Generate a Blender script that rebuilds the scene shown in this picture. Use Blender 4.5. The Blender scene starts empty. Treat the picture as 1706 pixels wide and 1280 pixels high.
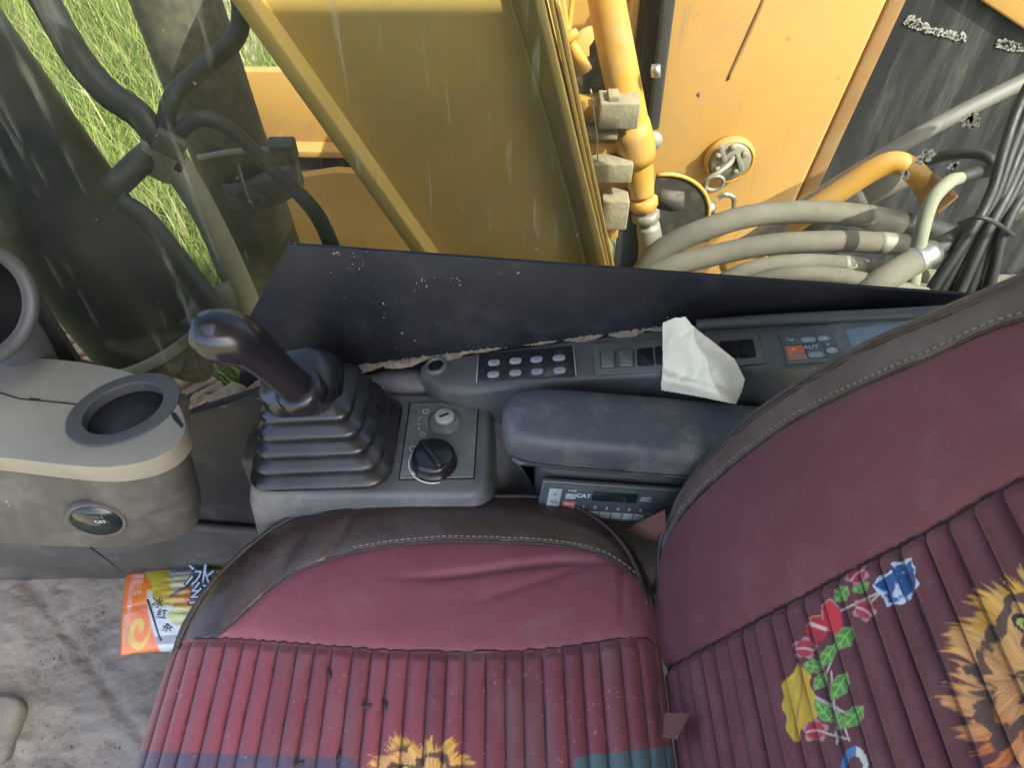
import bpy, bmesh, math, random
import numpy as np
from mathutils import Vector, Matrix

random.seed(7)
np.random.seed(7)
scn = bpy.context.scene

# ---------------------------------------------------------------- camera, light, exposure
PITCH = math.radians(48.0)
FPX = 1265.0                       # focal length in pixels of the 1706 px wide photograph
CAM = Vector((0.0, 0.0, 1.30))
cam_data = bpy.data.cameras.new('camera')
cam = bpy.data.objects.new('camera', cam_data)
scn.collection.objects.link(cam)
cam.location = CAM
cam.rotation_euler = (math.pi / 2 - PITCH, 0, 0)
cam_data.sensor_fit = 'HORIZONTAL'
cam_data.sensor_width = 36.0
cam_data.lens = 36.0 * FPX / 1706.0
cam_data.clip_start = 0.01
cam_data.clip_end = 500.0
scn.camera = cam

SUN_TO = Vector((0.62, -0.46, 0.86)).normalized()
sun_el = math.asin(SUN_TO.z)
world = bpy.data.worlds.new('World')
scn.world = world
world.use_nodes = True
wn = world.node_tree
wn.nodes.clear()
sky = wn.nodes.new('ShaderNodeTexSky')
sky.sky_type = 'NISHITA'
sky.sun_disc = False
sky.sun_elevation = sun_el
sky.sun_rotation = math.atan2(SUN_TO.x, SUN_TO.y)
sky.air_density = 0.7
sky.dust_density = 3.5
sky.ozone_density = 0.5
wbg = wn.nodes.new('ShaderNodeBackground')
wbg.inputs['Strength'].default_value = 0.15
wout = wn.nodes.new('ShaderNodeOutputWorld')
wn.links.new(sky.outputs['Color'], wbg.inputs['Color'])
wn.links.new(wbg.outputs['Background'], wout.inputs['Surface'])

sun_data = bpy.data.lights.new('sun', 'SUN')
sun_data.energy = 2.8
sun_data.angle = math.radians(0.5)
sun_data.color = (1.0, 0.94, 0.84)
sun = bpy.data.objects.new('sun', sun_data)
scn.collection.objects.link(sun)
sun.rotation_euler = SUN_TO.to_track_quat('Z', 'Y').to_euler()

scn.view_settings.view_transform = 'Standard'
scn.view_settings.look = 'None'
scn.view_settings.exposure = 2.55
scn.view_settings.gamma = 1.0
scn.view_settings.use_curve_mapping = False
scn.cycles.max_bounces = 8
scn.cycles.transparent_max_bounces = 12
scn.cycles.use_denoising = True

# ---------------------------------------------------------------- measuring helpers (photo pixel -> point on a known plane)
CP, SP = math.cos(PITCH), math.sin(PITCH)
def ray(u, v):
    a = (u - 853.0) / FPX
    b = (640.0 - v) / FPX
    return Vector((a, CP + SP * b, -SP + CP * b))
def PY(u, v, y):
    d = ray(u, v)
    return CAM + d * ((y - CAM.y) / d.y)
def PZ(u, v, z):
    d = ray(u, v)
    return CAM + d * ((z - CAM.z) / d.z)
def PP(u, v, p, n):
    d = ray(u, v)
    p = Vector(p); n = Vector(n)
    return CAM + d * ((p - CAM).dot(n) / d.dot(n))
def depth_of(p):
    r = Vector(p) - CAM
    return r.y * CP - r.z * SP
def pxlen(p, px):
    return px * depth_of(p) / FPX
def project(P):
    """numpy (n,3) -> pixel coordinates"""
    R = P - np.array(CAM)
    dep = R[:, 1] * CP - R[:, 2] * SP
    up = R[:, 1] * SP + R[:, 2] * CP
    return 853.0 + FPX * R[:, 0] / dep, 640.0 - FPX * up / dep

# ---------------------------------------------------------------- object helpers
COL = scn.collection
def tag(o, label=None, cat=None, group=None, kind=None):
    if label: o['label'] = label
    if cat: o['category'] = cat
    if group: o['group'] = group
    if kind: o['kind'] = kind
    return o
def thing(name, label, cat, loc=(0, 0, 0), group=None):
    o = bpy.data.objects.new(name, None)
    o.empty_display_size = 0.05
    COL.objects.link(o)
    o.location = loc
    return tag(o, label, cat, group)
def world_loc(o):
    p = Vector((0, 0, 0))
    while o is not None:
        p += o.location
        o = o.parent
    return p
def link(name, me, mat=None, parent=None, smooth=True, bevel=0.0, segs=2, subsurf=0):
    o = bpy.data.objects.new(name, me)
    COL.objects.link(o)
    if mat is not None and not me.materials:
        me.materials.append(mat)
    if parent is not None:
        o.parent = parent
        off = world_loc(parent)
        if off.length > 1e-9:
            me.transform(Matrix.Translation(-off))
    if smooth and len(me.polygons):
        me.polygons.foreach_set('use_smooth', [True] * len(me.polygons))
    if bevel > 0:
        m = o.modifiers.new('bevel', 'BEVEL')
        m.width = bevel; m.segments = segs; m.limit_method = 'ANGLE'; m.angle_limit = math.radians(40)
        m.harden_normals = False
    if subsurf:
        m = o.modifiers.new('sub', 'SUBSURF')
        m.levels = subsurf; m.render_levels = subsurf
    return o
def mesh(name, verts, faces):
    me = bpy.data.meshes.new(name)
    me.from_pydata([tuple(v) for v in verts], [], faces)
    me.update()
    return me
def fixn(me):
    bm = bmesh.new(); bm.from_mesh(me)
    bmesh.ops.recalc_face_normals(bm, faces=bm.faces)
    bm.to_mesh(me); bm.free()
    return me
def flat_shade(o):
    o.data.polygons.foreach_set('use_smooth', [False] * len(o.data.polygons))
    return o
def catmull(pts, n):
    pts = [np.array(p, float) for p in pts]
    P = [2 * pts[0] - pts[1]] + pts + [2 * pts[-1] - pts[-2]]
    out = []
    for i in range(1, len(P) - 2):
        for k in range(n):
            t = k / n
            a, b, c, d = P[i - 1], P[i], P[i + 1], P[i + 2]
            out.append(0.5 * ((2 * b) + (-a + c) * t + (2 * a - 5 * b + 4 * c - d) * t * t + (-a + 3 * b - 3 * c + d) * t ** 3))
    out.append(pts[-1])
    return out
def tube_data(pts, radii, sides=14, spline=6, cap=True):
    """vertices and faces of a tube through pts"""
    if spline and len(pts) > 2:
        q = catmull([list(p) + [r] for p, r in zip(pts, radii)], spline)
    else:
        q = [np.array(list(p) + [r], float) for p, r in zip(pts, radii)]
    V, Fc = [], []
    P = [Vector(x[:3]) for x in q]
    R = [max(1e-4, x[3]) for x in q]
    up = None
    for i in range(len(P)):
        t = (P[min(i + 1, len(P) - 1)] - P[max(i - 1, 0)]).normalized()
        if up is None:
            up = t.orthogonal().normalized()
        up = (up - t * up.dot(t)).normalized()
        s = t.cross(up)
        for k in range(sides):
            a = 2 * math.pi * k / sides
            V.append(P[i] + (up * math.cos(a) + s * math.sin(a)) * R[i])
    n = len(P)
    for i in range(n - 1):
        for k in range(sides):
            k2 = (k + 1) % sides
            Fc.append((i * sides + k, i * sides + k2, (i + 1) * sides + k2, (i + 1) * sides + k))
    if cap:
        Fc.append(tuple(range(sides))[::-1])
        Fc.append(tuple(range((n - 1) * sides, n * sides)))
    return V, Fc
def tube(name, pts, radii, mat, parent=None, sides=14, spline=6):
    if not hasattr(radii, '__len__'):
        radii = [radii] * len(pts)
    V, Fc = tube_data(pts, radii, sides, spline)
    return link(name, fixn(mesh(name, V, Fc)), mat, parent)
def pxtube(name, px, mat, parent=None, sides=14, spline=6, scale=1.0):
    """px: list of (u, v, y, width in px): laid through the air at the distance y from the operator's side"""
    pts, rr = [], []
    for u, v, y, w in px:
        p = PY(u, v, y)
        pts.append(p); rr.append(pxlen(p, w) / 2 * scale)
    return tube(name, pts, rr, mat, parent, sides, spline)
def box_data(c, s, R=None):
    c = Vector(c); V = []
    for dx in (-.5, .5):
        for dy in (-.5, .5):
            for dz in (-.5, .5):
                p = Vector((dx * s[0], dy * s[1], dz * s[2]))
                V.append(c + (R @ p if R is not None else p))
    return V, [(0, 1, 3, 2), (4, 6, 7, 5), (0, 4, 5, 1), (2, 3, 7, 6), (0, 2, 6, 4), (1, 5, 7, 3)]
def box(name, c, s, mat, parent=None, R=None, bevel=0.0, segs=2):
    V, Fc = box_data(c, s, R)
    return link(name, fixn(mesh(name, V, Fc)), mat, parent, smooth=bevel > 0, bevel=bevel, segs=segs)
def prism(name, poly, vec, mat, parent=None, bevel=0.0, segs=2, taper=None):
    """poly: planar outline; extruded along vec; taper shrinks the far outline about its centre"""
    poly = [Vector(p) for p in poly]; vec = Vector(vec)
    n = len(poly); c = sum(poly, Vector()) / n
    far = [p + vec if taper is None else c + (p - c) * taper + vec for p in poly]
    V = poly + far
    Fc = [tuple(range(n))[::-1], tuple(range(n, 2 * n))]
    for i in range(n):
        j = (i + 1) % n
        Fc.append((i, j, n + j, n + i))
    return link(name, fixn(mesh(name, V, Fc)), mat, parent, smooth=bevel > 0, bevel=bevel, segs=segs)
def loft(name, rings, mat, parent=None, cap0=True, cap1=True, bevel=0.0, subsurf=0):
    n = len(rings[0]); V = [Vector(p) for r in rings for p in r]; Fc = []
    for i in range(len(rings) - 1):
        for k in range(n):
            k2 = (k + 1) % n
            Fc.append((i * n + k, i * n + k2, (i + 1) * n + k2, (i + 1) * n + k))
    if cap0: Fc.append(tuple(range(n))[::-1])
    if cap1: Fc.append(tuple(range((len(rings) - 1) * n, len(rings) * n)))
    return link(name, fixn(mesh(name, V, Fc)), mat, parent, bevel=bevel, subsurf=subsurf)
def frame_of(n, hint=(1, 0, 0)):
    n = Vector(n).normalized(); h = Vector(hint)
    ex = (h - n * h.dot(n)).normalized()
    return ex, n.cross(ex), n
def rring(c, hx, hy, r, ex=(1, 0, 0), ey=(0, 1, 0), seg=6):
    """rounded rectangle ring"""
    c = Vector(c); ex = Vector(ex); ey = Vector(ey); out = []
    for k, (sx, sy) in enumerate(((1, 1), (-1, 1), (-1, -1), (1, -1))):
        for i in range(seg + 1):
            a = math.pi / 2 * (k + i / seg)
            out.append(c + ex * (sx * (hx - r) + r * math.cos(a)) + ey * (sy * (hy - r) + r * math.sin(a)))
    return out
def lathe(name, c, axis, prof, mat, parent=None, sides=40, hint=(1, 0, 0), sx=1.0, closed=False):
    """prof: list of (radius, height along the axis)"""
    ex, ey, n = frame_of(axis, hint); c = Vector(c); rings = []
    for r, h in prof:
        rings.append([c + n * h + (ex * math.cos(2 * math.pi * k / sides) * sx + ey * math.sin(2 * math.pi * k / sides)) * max(r, 1e-5) for k in range(sides)])
    if closed:
        rings.append(rings[0])
        return loft(name, rings, mat, parent, cap0=False, cap1=False)
    return loft(name, rings, mat, parent)
def text(name, s, c, ex, ey, size, mat, parent, lift=0.0006, align='CENTER', stretch=1.0, bold=0.0):
    cu = bpy.data.curves.new('lettering', 'FONT')
    cu.body = s; cu.size = 1.0; cu.align_x = align; cu.align_y = 'CENTER'; cu.resolution_u = 3
    cu.offset = bold
    to = bpy.data.objects.new('lettering_source', cu)
    COL.objects.link(to)
    dg = bpy.context.evaluated_depsgraph_get()
    me = bpy.data.meshes.new_from_object(to.evaluated_get(dg))
    bpy.data.objects.remove(to)
    me.materials.clear()
    ex = Vector(ex).normalized(); ey = Vector(ey).normalized(); n = ex.cross(ey)
    M = Matrix((ex * size * stretch, ey * size, n, Vector(c) + n * lift)).transposed() if False else Matrix.Identity(4)
    for i in range(3):
        M[i][0] = ex[i] * size * stretch; M[i][1] = ey[i] * size; M[i][2] = n[i]; M[i][3] = c[i] + n[i] * lift
    me.transform(M)
    return link(name, me, mat, parent, smooth=False)
def multi(name, parts, mat, parent=None, smooth=True, bevel=0.0):
    V, Fc = [], []
    for v, f in parts:
        o = len(V); V += list(v); Fc += [tuple(i + o for i in t) for t in f]
    return link(name, fixn(mesh(name, V, Fc)), mat, parent, smooth=smooth, bevel=bevel)

# ---------------------------------------------------------------- materials
def mat(name, col, col2=None, scale=8.0, rough=0.5, rough2=None, bump=0.0, bscale=150.0, metal=0.0, dust=None, dscale=6.0,
        damt=0.5, dustw=0.12, spec=0.5, stretch=None, updust=0.0, scratch=0.0, sheen=0.0, vcol=False, coat=0.0, speck=0.0, sscale=260.0, scol=(.26, .24, .21)):
    m = bpy.data.materials.new(name); m.use_nodes = True
    nt = m.node_tree; N = nt.nodes; L = nt.links; N.clear()
    out = N.new('ShaderNodeOutputMaterial'); b = N.new('ShaderNodeBsdfPrincipled')
    L.new(b.outputs[0], out.inputs['Surface'])
    tc = N.new('ShaderNodeTexCoord'); co = tc.outputs['Object']
    if stretch is not None:
        mp = N.new('ShaderNodeMapping'); mp.inputs['Scale'].default_value = stretch
        L.new(co, mp.inputs['Vector']); co_s = mp.outputs[0]
    else:
        co_s = co
    def noise(s, det=6.0, vec=None, ro=0.6):
        n = N.new('ShaderNodeTexNoise'); n.inputs['Scale'].default_value = s; n.inputs['Detail'].default_value = det
        n.inputs['Roughness'].default_value = ro
        L.new(vec if vec is not None else co_s, n.inputs['Vector']); return n.outputs['Fac']
    def ramp(f, a, bb):
        r = N.new('ShaderNodeMapRange'); r.inputs['From Min'].default_value = a; r.inputs['From Max'].default_value = bb
        L.new(f, r.inputs['Value']); return r.outputs[0]
    def mix(f, c1, c2):
        x = N.new('ShaderNodeMix'); x.data_type = 'RGBA'
        if isinstance(f, float): x.inputs[0].default_value = f
        else: L.new(f, x.inputs[0])
        for i, c in ((6, c1), (7, c2)):
            if isinstance(c, tuple): x.inputs[i].default_value = (*c, 1)
            else: L.new(c, x.inputs[i])
        return x.outputs[2]
    col2 = col2 or tuple(c * 0.78 for c in col)
    if vcol:
        at = N.new('ShaderNodeVertexColor'); at.layer_name = 'Col'
        mm = N.new('ShaderNodeMix'); mm.data_type = 'RGBA'; mm.blend_type = 'MULTIPLY'
        L.new(ramp(noise(scale), .3, .7), mm.inputs[0]); L.new(at.outputs[0], mm.inputs[6]); mm.inputs[7].default_value = (.8, .8, .8, 1)
        base = mm.outputs[2]
    else:
        base = mix(ramp(noise(scale), .32, .68), col, col2)
    rgh = ramp(noise(scale * 2.3), .3, .7)
    rr = N.new('ShaderNodeMapRange'); L.new(rgh, rr.inputs['Value'])
    rr.inputs['To Min'].default_value = rough; rr.inputs['To Max'].default_value = rough2 if rough2 is not None else min(1, rough + .18)
    rsock = rr.outputs[0]
    if dust is not None:
        f1 = ramp(noise(dscale, 9.0, None, .68), 1.07 - damt - dustw * .8, 1.07 - damt + dustw * 1.1)
        f2 = ramp(noise(dscale * 9, 4.0), .25, .62)
        mu = N.new('ShaderNodeMath'); mu.operation = 'MULTIPLY'; L.new(f1, mu.inputs[0]); L.new(f2, mu.inputs[1])
        f = mu.outputs[0]
        if updust > 0:
            g = N.new('ShaderNodeNewGeometry'); sp = N.new('ShaderNodeSeparateXYZ'); L.new(g.outputs['Normal'], sp.inputs[0])
            r2 = ramp(sp.outputs['Z'], .35, 1.0)
            m2 = N.new('ShaderNodeMath'); m2.operation = 'MULTIPLY'; L.new(r2, m2.inputs[0]); m2.inputs[1].default_value = updust
            m3 = N.new('ShaderNodeMath'); m3.operation = 'MULTIPLY'; L.new(m2.outputs[0], m3.inputs[0]); L.new(ramp(noise(dscale * 3, 8.0), .25, .6), m3.inputs[1])
            mx = N.new('ShaderNodeMath'); mx.operation = 'MAXIMUM'; L.new(f, mx.inputs[0]); L.new(m3.outputs[0], mx.inputs[1]); f = mx.outputs[0]
        base = mix(f, base, dust)
        mr = N.new('ShaderNodeMix'); mr.data_type = 'FLOAT'; L.new(f, mr.inputs[0]); L.new(rsock, mr.inputs[2]); mr.inputs[3].default_value = .95
        rsock = mr.outputs[0]
    if scratch > 0:
        mp = N.new('ShaderNodeMapping'); mp.inputs['Scale'].default_value = (90, 7, 60); mp.inputs['Rotation'].default_value = (.3, .5, .6)
        L.new(co, mp.inputs['Vector'])
        s = ramp(noise(1.0, 3.0, mp.outputs[0]), .70, .76)
        ms = N.new('ShaderNodeMath'); ms.operation = 'MULTIPLY'; L.new(s, ms.inputs[0]); ms.inputs[1].default_value = scratch
        base = mix(ms.outputs[0], base, (.42, .41, .38))
    if speck > 0:
        vo = N.new('ShaderNodeTexVoronoi'); vo.inputs['Scale'].default_value = sscale; L.new(co, vo.inputs['Vector'])
        thr = ramp(vo.outputs['Distance'], .20, .12)
        gate = ramp(noise(sscale * .12, 5.0, co), .52, .66)
        m5 = N.new('ShaderNodeMath'); m5.operation = 'MULTIPLY'; L.new(thr, m5.inputs[0]); L.new(gate, m5.inputs[1])
        m6 = N.new('ShaderNodeMath'); m6.operation = 'MULTIPLY'; L.new(m5.outputs[0], m6.inputs[0]); m6.inputs[1].default_value = speck
        base = mix(m6.outputs[0], base, scol)
        sm = ramp(noise(sscale * .045, 8.0, co, .75), .50, .80)
        m7 = N.new('ShaderNodeMath'); m7.operation = 'MULTIPLY'; L.new(sm, m7.inputs[0]); m7.inputs[1].default_value = min(.55, speck * .55)
        base = mix(m7.outputs[0], base, scol)
    if isinstance(base, tuple): b.inputs['Base Color'].default_value = (*base, 1)
    else: L.new(base, b.inputs['Base Color'])
    L.new(rsock, b.inputs['Roughness'])
    b.inputs['Metallic'].default_value = metal
    b.inputs['Specular IOR Level'].default_value = spec
    if coat: b.inputs['Coat Weight'].default_value = coat; b.inputs['Coat Roughness'].default_value = .15
    if sheen: b.inputs['Sheen Weight'].default_value = sheen
    if bump > 0:
        bp = N.new('ShaderNodeBump'); bp.inputs['Strength'].default_value = bump; bp.inputs['Distance'].default_value = .002
        L.new(noise(bscale, 5.0), bp.inputs['Height']); L.new(bp.outputs[0], b.inputs['Normal'])
    return m

DUST = (.40, .36, .29)
M = {}
M['console'] = mat('console_plastic', (.066, .072, .073), (.088, .093, .092), 5, .36, .52, .14, 420, dust=(.25, .23, .20), dscale=8, damt=.45, dustw=.18, scratch=.3, updust=.14, speck=.65)
M['console_dark'] = mat('console_dark_plastic', (.026, .028, .031), (.040, .042, .045), 4, .45, .65, .15, 420, dust=(.16, .15, .13), dscale=6, damt=.40, scratch=.1, updust=.05, speck=.25)
M['console_plate'] = mat('console_plate', (.085, .100, .094), (.12, .13, .12), 9, .4, .6, .05, 300, dust=(.34, .32, .27), dscale=10, damt=.45, dustw=.2, scratch=.2, speck=.4)
M['keypad'] = mat('keypad_film', (.014, .015, .018), (.022, .023, .026), 9, .35, .5, 0, 300, dust=(.25, .23, .21), dscale=14, damt=.44, speck=.5)
M['boot'] = mat('boot_rubber', (.007, .008, .010), (.011, .012, .014), 10, .22, .34, .04, 500, dust=(.10, .095, .085), dscale=14, damt=.42, dustw=.1, spec=.65, updust=.10, speck=.18)
M['grip'] = mat('grip_plastic', (.010, .010, .012), (.014, .014, .016), 10, .16, .28, .03, 300, spec=.6, dust=(.12, .12, .11), dscale=9, damt=.38, speck=.12)
M['armrest'] = mat('armrest_vinyl', (.070, .076, .084), (.052, .057, .063), 7, .34, .5, .2, 700, dust=(.20, .195, .185), dscale=12, damt=.46, dustw=.16, scratch=.25, speck=.65)
M['beige'] = mat('beige_plastic', (.245, .220, .165), (.20, .18, .138), 6, .42, .6, .1, 500, dust=(.14, .12, .09), dscale=8, damt=.44, dustw=.15, scratch=.1, speck=.3, scol=(.12, .10, .08))
M['grey_box'] = mat('grey_plastic', (.058, .056, .050), (.038, .037, .033), 6, .5, .7, .15, 500, dust=(.14, .13, .112), dscale=5, damt=.50, dustw=.2, scratch=.45, speck=.5)
M['ring'] = mat('cup_ring_rubber', (.062, .061, .056), (.044, .043, .040), 12, .45, .6, .1, 400, dust=(.26, .25, .22), dscale=12, damt=.42, scratch=.2, speck=.4)
M['well'] = mat('cup_well', (.006, .007, .008), (.010, .011, .011), 14, .5, .8, .1, 300, dust=(.08, .07, .06), dscale=14, damt=.38)
M['blackpanel'] = mat('black_panel', (.0042, .0055, .0085), (.007, .0085, .012), 5, .45, .65, .05, 300, dust=(.11, .105, .10), dscale=13, damt=.36, dustw=.07, scratch=.16, speck=.35, scol=(.18, .17, .16))
M['darkmetal'] = mat('cab_dark_metal', (.016, .016, .018), (.03, .029, .028), 5, .55, .8, .2, 200, dust=(.16, .13, .10), dscale=6, damt=.40, updust=.12)
M['dirt'] = mat('dried_dirt', (.30, .25, .18), (.18, .14, .10), 60, .9, 1, .9, 180)
M['floor'] = mat('dusty_floor_mat', (.22, .195, .158), (.16, .145, .12), 9, .85, .95, 1.0, 130, dust=(.085, .082, .078), dscale=8, damt=.47, dustw=.16, speck=.7, sscale=220, scol=(.10, .09, .08))
M['chrome'] = mat('steel', (.62, .62, .60), (.5, .5, .48), 30, .25, .4, 0, 100, metal=.9)
M['lock'] = mat('lock_face', (.40, .41, .38), (.32, .32, .30), 60, .4, .6, .1, 300, metal=.25)
M['slot'] = mat('black_slot', (.004, .004, .004), (.008, .008, .008), 20, .7)
M['white_ink'] = mat('white_ink', (.62, .64, .62), (.5, .52, .5), 80, .6)
M['button'] = mat('button_grey', (.34, .37, .40), (.28, .31, .33), 60, .45, .6, 0, dust=(.2, .19, .17), dscale=30, damt=.4)
M['button2'] = mat('button_greygreen', (.30, .35, .34), (.25, .29, .28), 40, .45, .6, 0, dust=(.18, .17, .15), dscale=30, damt=.4)
M['rocker'] = mat('rocker_grey', (.13, .145, .125), (.10, .115, .10), 20, .4, .55, .05)
M['plate2'] = mat('switch_plate', (.125, .125, .112), (.10, .10, .09), 20, .4, .6, .05, dust=(.3, .28, .22), dscale=12, damt=.4)
M['orange_btn'] = mat('orange_button', (.75, .16, .04), (.65, .13, .04), 40, .45)
M['lcd'] = mat('display_window', (.22, .28, .29), (.18, .23, .24), 20, .2, .3)
M['radio'] = mat('radio_face', (.045, .058, .060), (.062, .075, .077), 14, .22, .35, 0, dust=(.2, .2, .19), dscale=14, damt=.38)
M['red_ink'] = mat('red_ink', (.40, .07, .06), (.34, .06, .05), 40, .5)
M['paper'] = mat('crumpled_tissue', (.80, .74, .56), (.75, .69, .52), 14, .85, .95, .12, 220)
M['belt'] = mat('belt_webbing', (.14, .055, .04), (.10, .04, .03), 50, .7, .85, .6, 500)
M['fabric'] = mat('seat_cover', (.1, .02, .03), None, 5, .50, .68, .28, 900, vcol=True, sheen=.12, dust=(.20, .12, .115), dscale=12, damt=.35, dustw=.14, speck=.22, sscale=420, scol=(.36, .27, .26))
M['leather'] = mat('brown_leather', (.026, .015, .013), (.040, .025, .021), 4, .18, .30, .22, 450, spec=.55, dust=(.10, .08, .07), dscale=9, damt=.35, dustw=.15, speck=.06)
M['leather_b'] = mat('brown_leather_worn', (.068, .047, .038), (.088, .064, .053), 4, .42, .6, .22, 450, dust=(.2, .15, .12), dscale=7, damt=.43, dustw=.2, speck=.15)
M['piping'] = mat('piping', (.030, .019, .017), (.045, .03, .026), 20, .4, .5, .1, 400)
M['thread'] = mat('pale_thread', (.22, .18, .155), (.17, .14, .12), 60, .8)
M['thread_dark'] = mat('dark_thread', (.02, .008, .011), (.03, .012, .016), 60, .8)
M['yellow'] = mat('machine_yellow', (.60, .34, .095), (.54, .30, .082), 2.5, .42, .6, .0, 90, dust=(.36, .27, .15), dscale=3.5, damt=.46, dustw=.22, speck=.35, sscale=60, scol=(.20, .12, .05))
M['yellow_boom'] = mat('boom_yellow_dusty', (.58, .385, .095), (.49, .33, .085), 2.0, .5, .7, .0, 90, dust=(.36, .29, .14), dscale=3.0, damt=.50, dustw=.25, speck=.4, sscale=70, scol=(.25, .20, .11))
M['yellow_bright'] = mat('line_yellow', (.62, .34, .05), (.54, .28, .05), 12, .4, .55, .05, 90, dust=(.42, .33, .20), dscale=9, damt=.48, updust=.4, speck=.4, sscale=120, scol=(.25, .18, .09))
M['ochre'] = mat('ochre_edge_shade', (.30, .165, .055), (.24, .13, .05), 6, .6, .8, .1, 100, dust=(.25, .19, .12), dscale=8, damt=.45)
M['cyl'] = mat('cylinder_dark', (.013, .020, .026), (.021, .030, .036), 2.5, .38, .55, .08, 120, dust=(.075, .082, .074), dscale=4, damt=.38, dustw=.2)
M['cyl2'] = mat('cylinder_muddy', (.034, .037, .034), (.055, .056, .046), 5, .6, .8, .2, 120, dust=(.26, .23, .15), dscale=5, damt=.50, dustw=.2)
M['hose_black'] = mat('hose_black', (.014, .017, .018), (.024, .027, .026), 14, .45, .65, .25, 300, dust=(.15, .15, .115), dscale=8, damt=.44, updust=.12)
M['cable_black_shaded'] = mat('cable_black_shaded', (.010, .011, .013), (.018, .019, .020), 14, .45, .65, .2, 300, dust=(.10, .10, .095), dscale=8, damt=.40)  # black cable, extra dark with the shade put into the colour
M['hose_dusty'] = mat('hose_dusty', (.24, .235, .18), (.30, .29, .22), 12, .8, .95, .4, 250, dust=(.10, .10, .075), dscale=8, damt=.44, dustw=.2)
M['hose_beige'] = mat('hose_beige', (.17, .157, .128), (.115, .107, .088), 9, .8, .95, .6, 160, dust=(.085, .08, .065), dscale=14, damt=.47, dustw=.14, speck=.6, sscale=160, scol=(.10, .09, .07))
M['hose_green'] = mat('hose_greenish', (.27, .265, .19), (.21, .215, .155), 20, .75, .9, .3, 300, dust=(.10, .22, .18), dscale=30, damt=.50, dustw=.1)
M['steel_grey'] = mat('grey_rod', (.26, .25, .24), (.20, .195, .185), 8, .45, .65, .05, 150, metal=.3, dust=(.34, .31, .27), dscale=9, damt=.42)
M['ferrule'] = mat('ferrule', (.34, .32, .28), (.27, .26, .22), 20, .5, .7, .1, 150, metal=.35, dust=(.3, .27, .2), dscale=12, damt=.45)
M['grime'] = mat('grimy_dark', (.030, .028, .026), (.060, .055, .048), 22, .6, .85, .8, 70, dust=(.26, .24, .20), dscale=18, damt=.46, updust=.5)
M['darkwall'] = mat('dark_bulkhead', (.009, .010, .013), (.018, .019, .022), 3, .6, .8, .0, 60, dust=(.085, .083, .080), dscale=3.0, damt=.52, dustw=.12, stretch=(7, 7, .8))
M['rubber_strip'] = mat('rubber_strip', (.030, .032, .034), (.04, .042, .042), 20, .6, .8, .1)
M['chalk'] = mat('pale_splash', (.42, .42, .39), (.3, .3, .28), 50, .9, 1, .5, 200)
M['mudblock'] = mat('dusty_block', (.35, .30, .20), (.25, .22, .15), 40, .9, 1, .8, 160, dust=(.15, .13, .10), dscale=25, damt=.45)
M['track'] = mat('track_rust', (.36, .25, .18), (.44, .32, .24), 12, .8, .95, .5, 80, dust=(.14, .10, .08), dscale=10, damt=.4)
M['spatter'] = mat('dry_mud_spatter', (.66, .62, .50), (.5, .46, .37), 60, .9, 1, .3, 200)  # dry mud, extra pale with the light on it put into the colour
M['soil'] = mat('meadow_soil', (.15, .155, .055), (.25, .23, .11), 1.2, .95, 1, .8, 30)
M['sand'] = mat('sandy_bank', (.42, .36, .25), (.33, .28, .19), 5, .95, 1, .8, 60)
M['wrap'] = mat('wrapper', (.5, .5, .5), None, 30, .14, .24, .05, 60, vcol=True, coat=.9)
M['ink_navy'] = mat('navy_ink', (.035, .055, .09), (.045, .07, .11), 60, .4)
M['ink_pale'] = mat('pale_ink', (.55, .66, .72), (.5, .6, .66), 60, .4)
M['ink_pink'] = mat('pink_ink', (.75, .42, .36), (.7, .38, .33), 60, .4)
M['seed'] = mat('dark_seed', (.020, .012, .010), (.035, .022, .018), 80, .6)
M['crumb'] = mat('soil_crumb', (.19, .165, .135), (.10, .09, .075), 60, .95)
M['unseen_lining'] = mat('unseen_cab_lining', (.50, .49, .46), (.46, .45, .42), 5, .8)
M['lens'] = mat('dark_lens', (.010, .016, .017), (.015, .02, .02), 10, .08, .15, spec=.6)
M['vent'] = mat('vent_grey', (.055, .056, .056), (.075, .076, .075), 8, .45, .6, .1, 300, dust=(.2, .19, .17), dscale=9, damt=.4)
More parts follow.
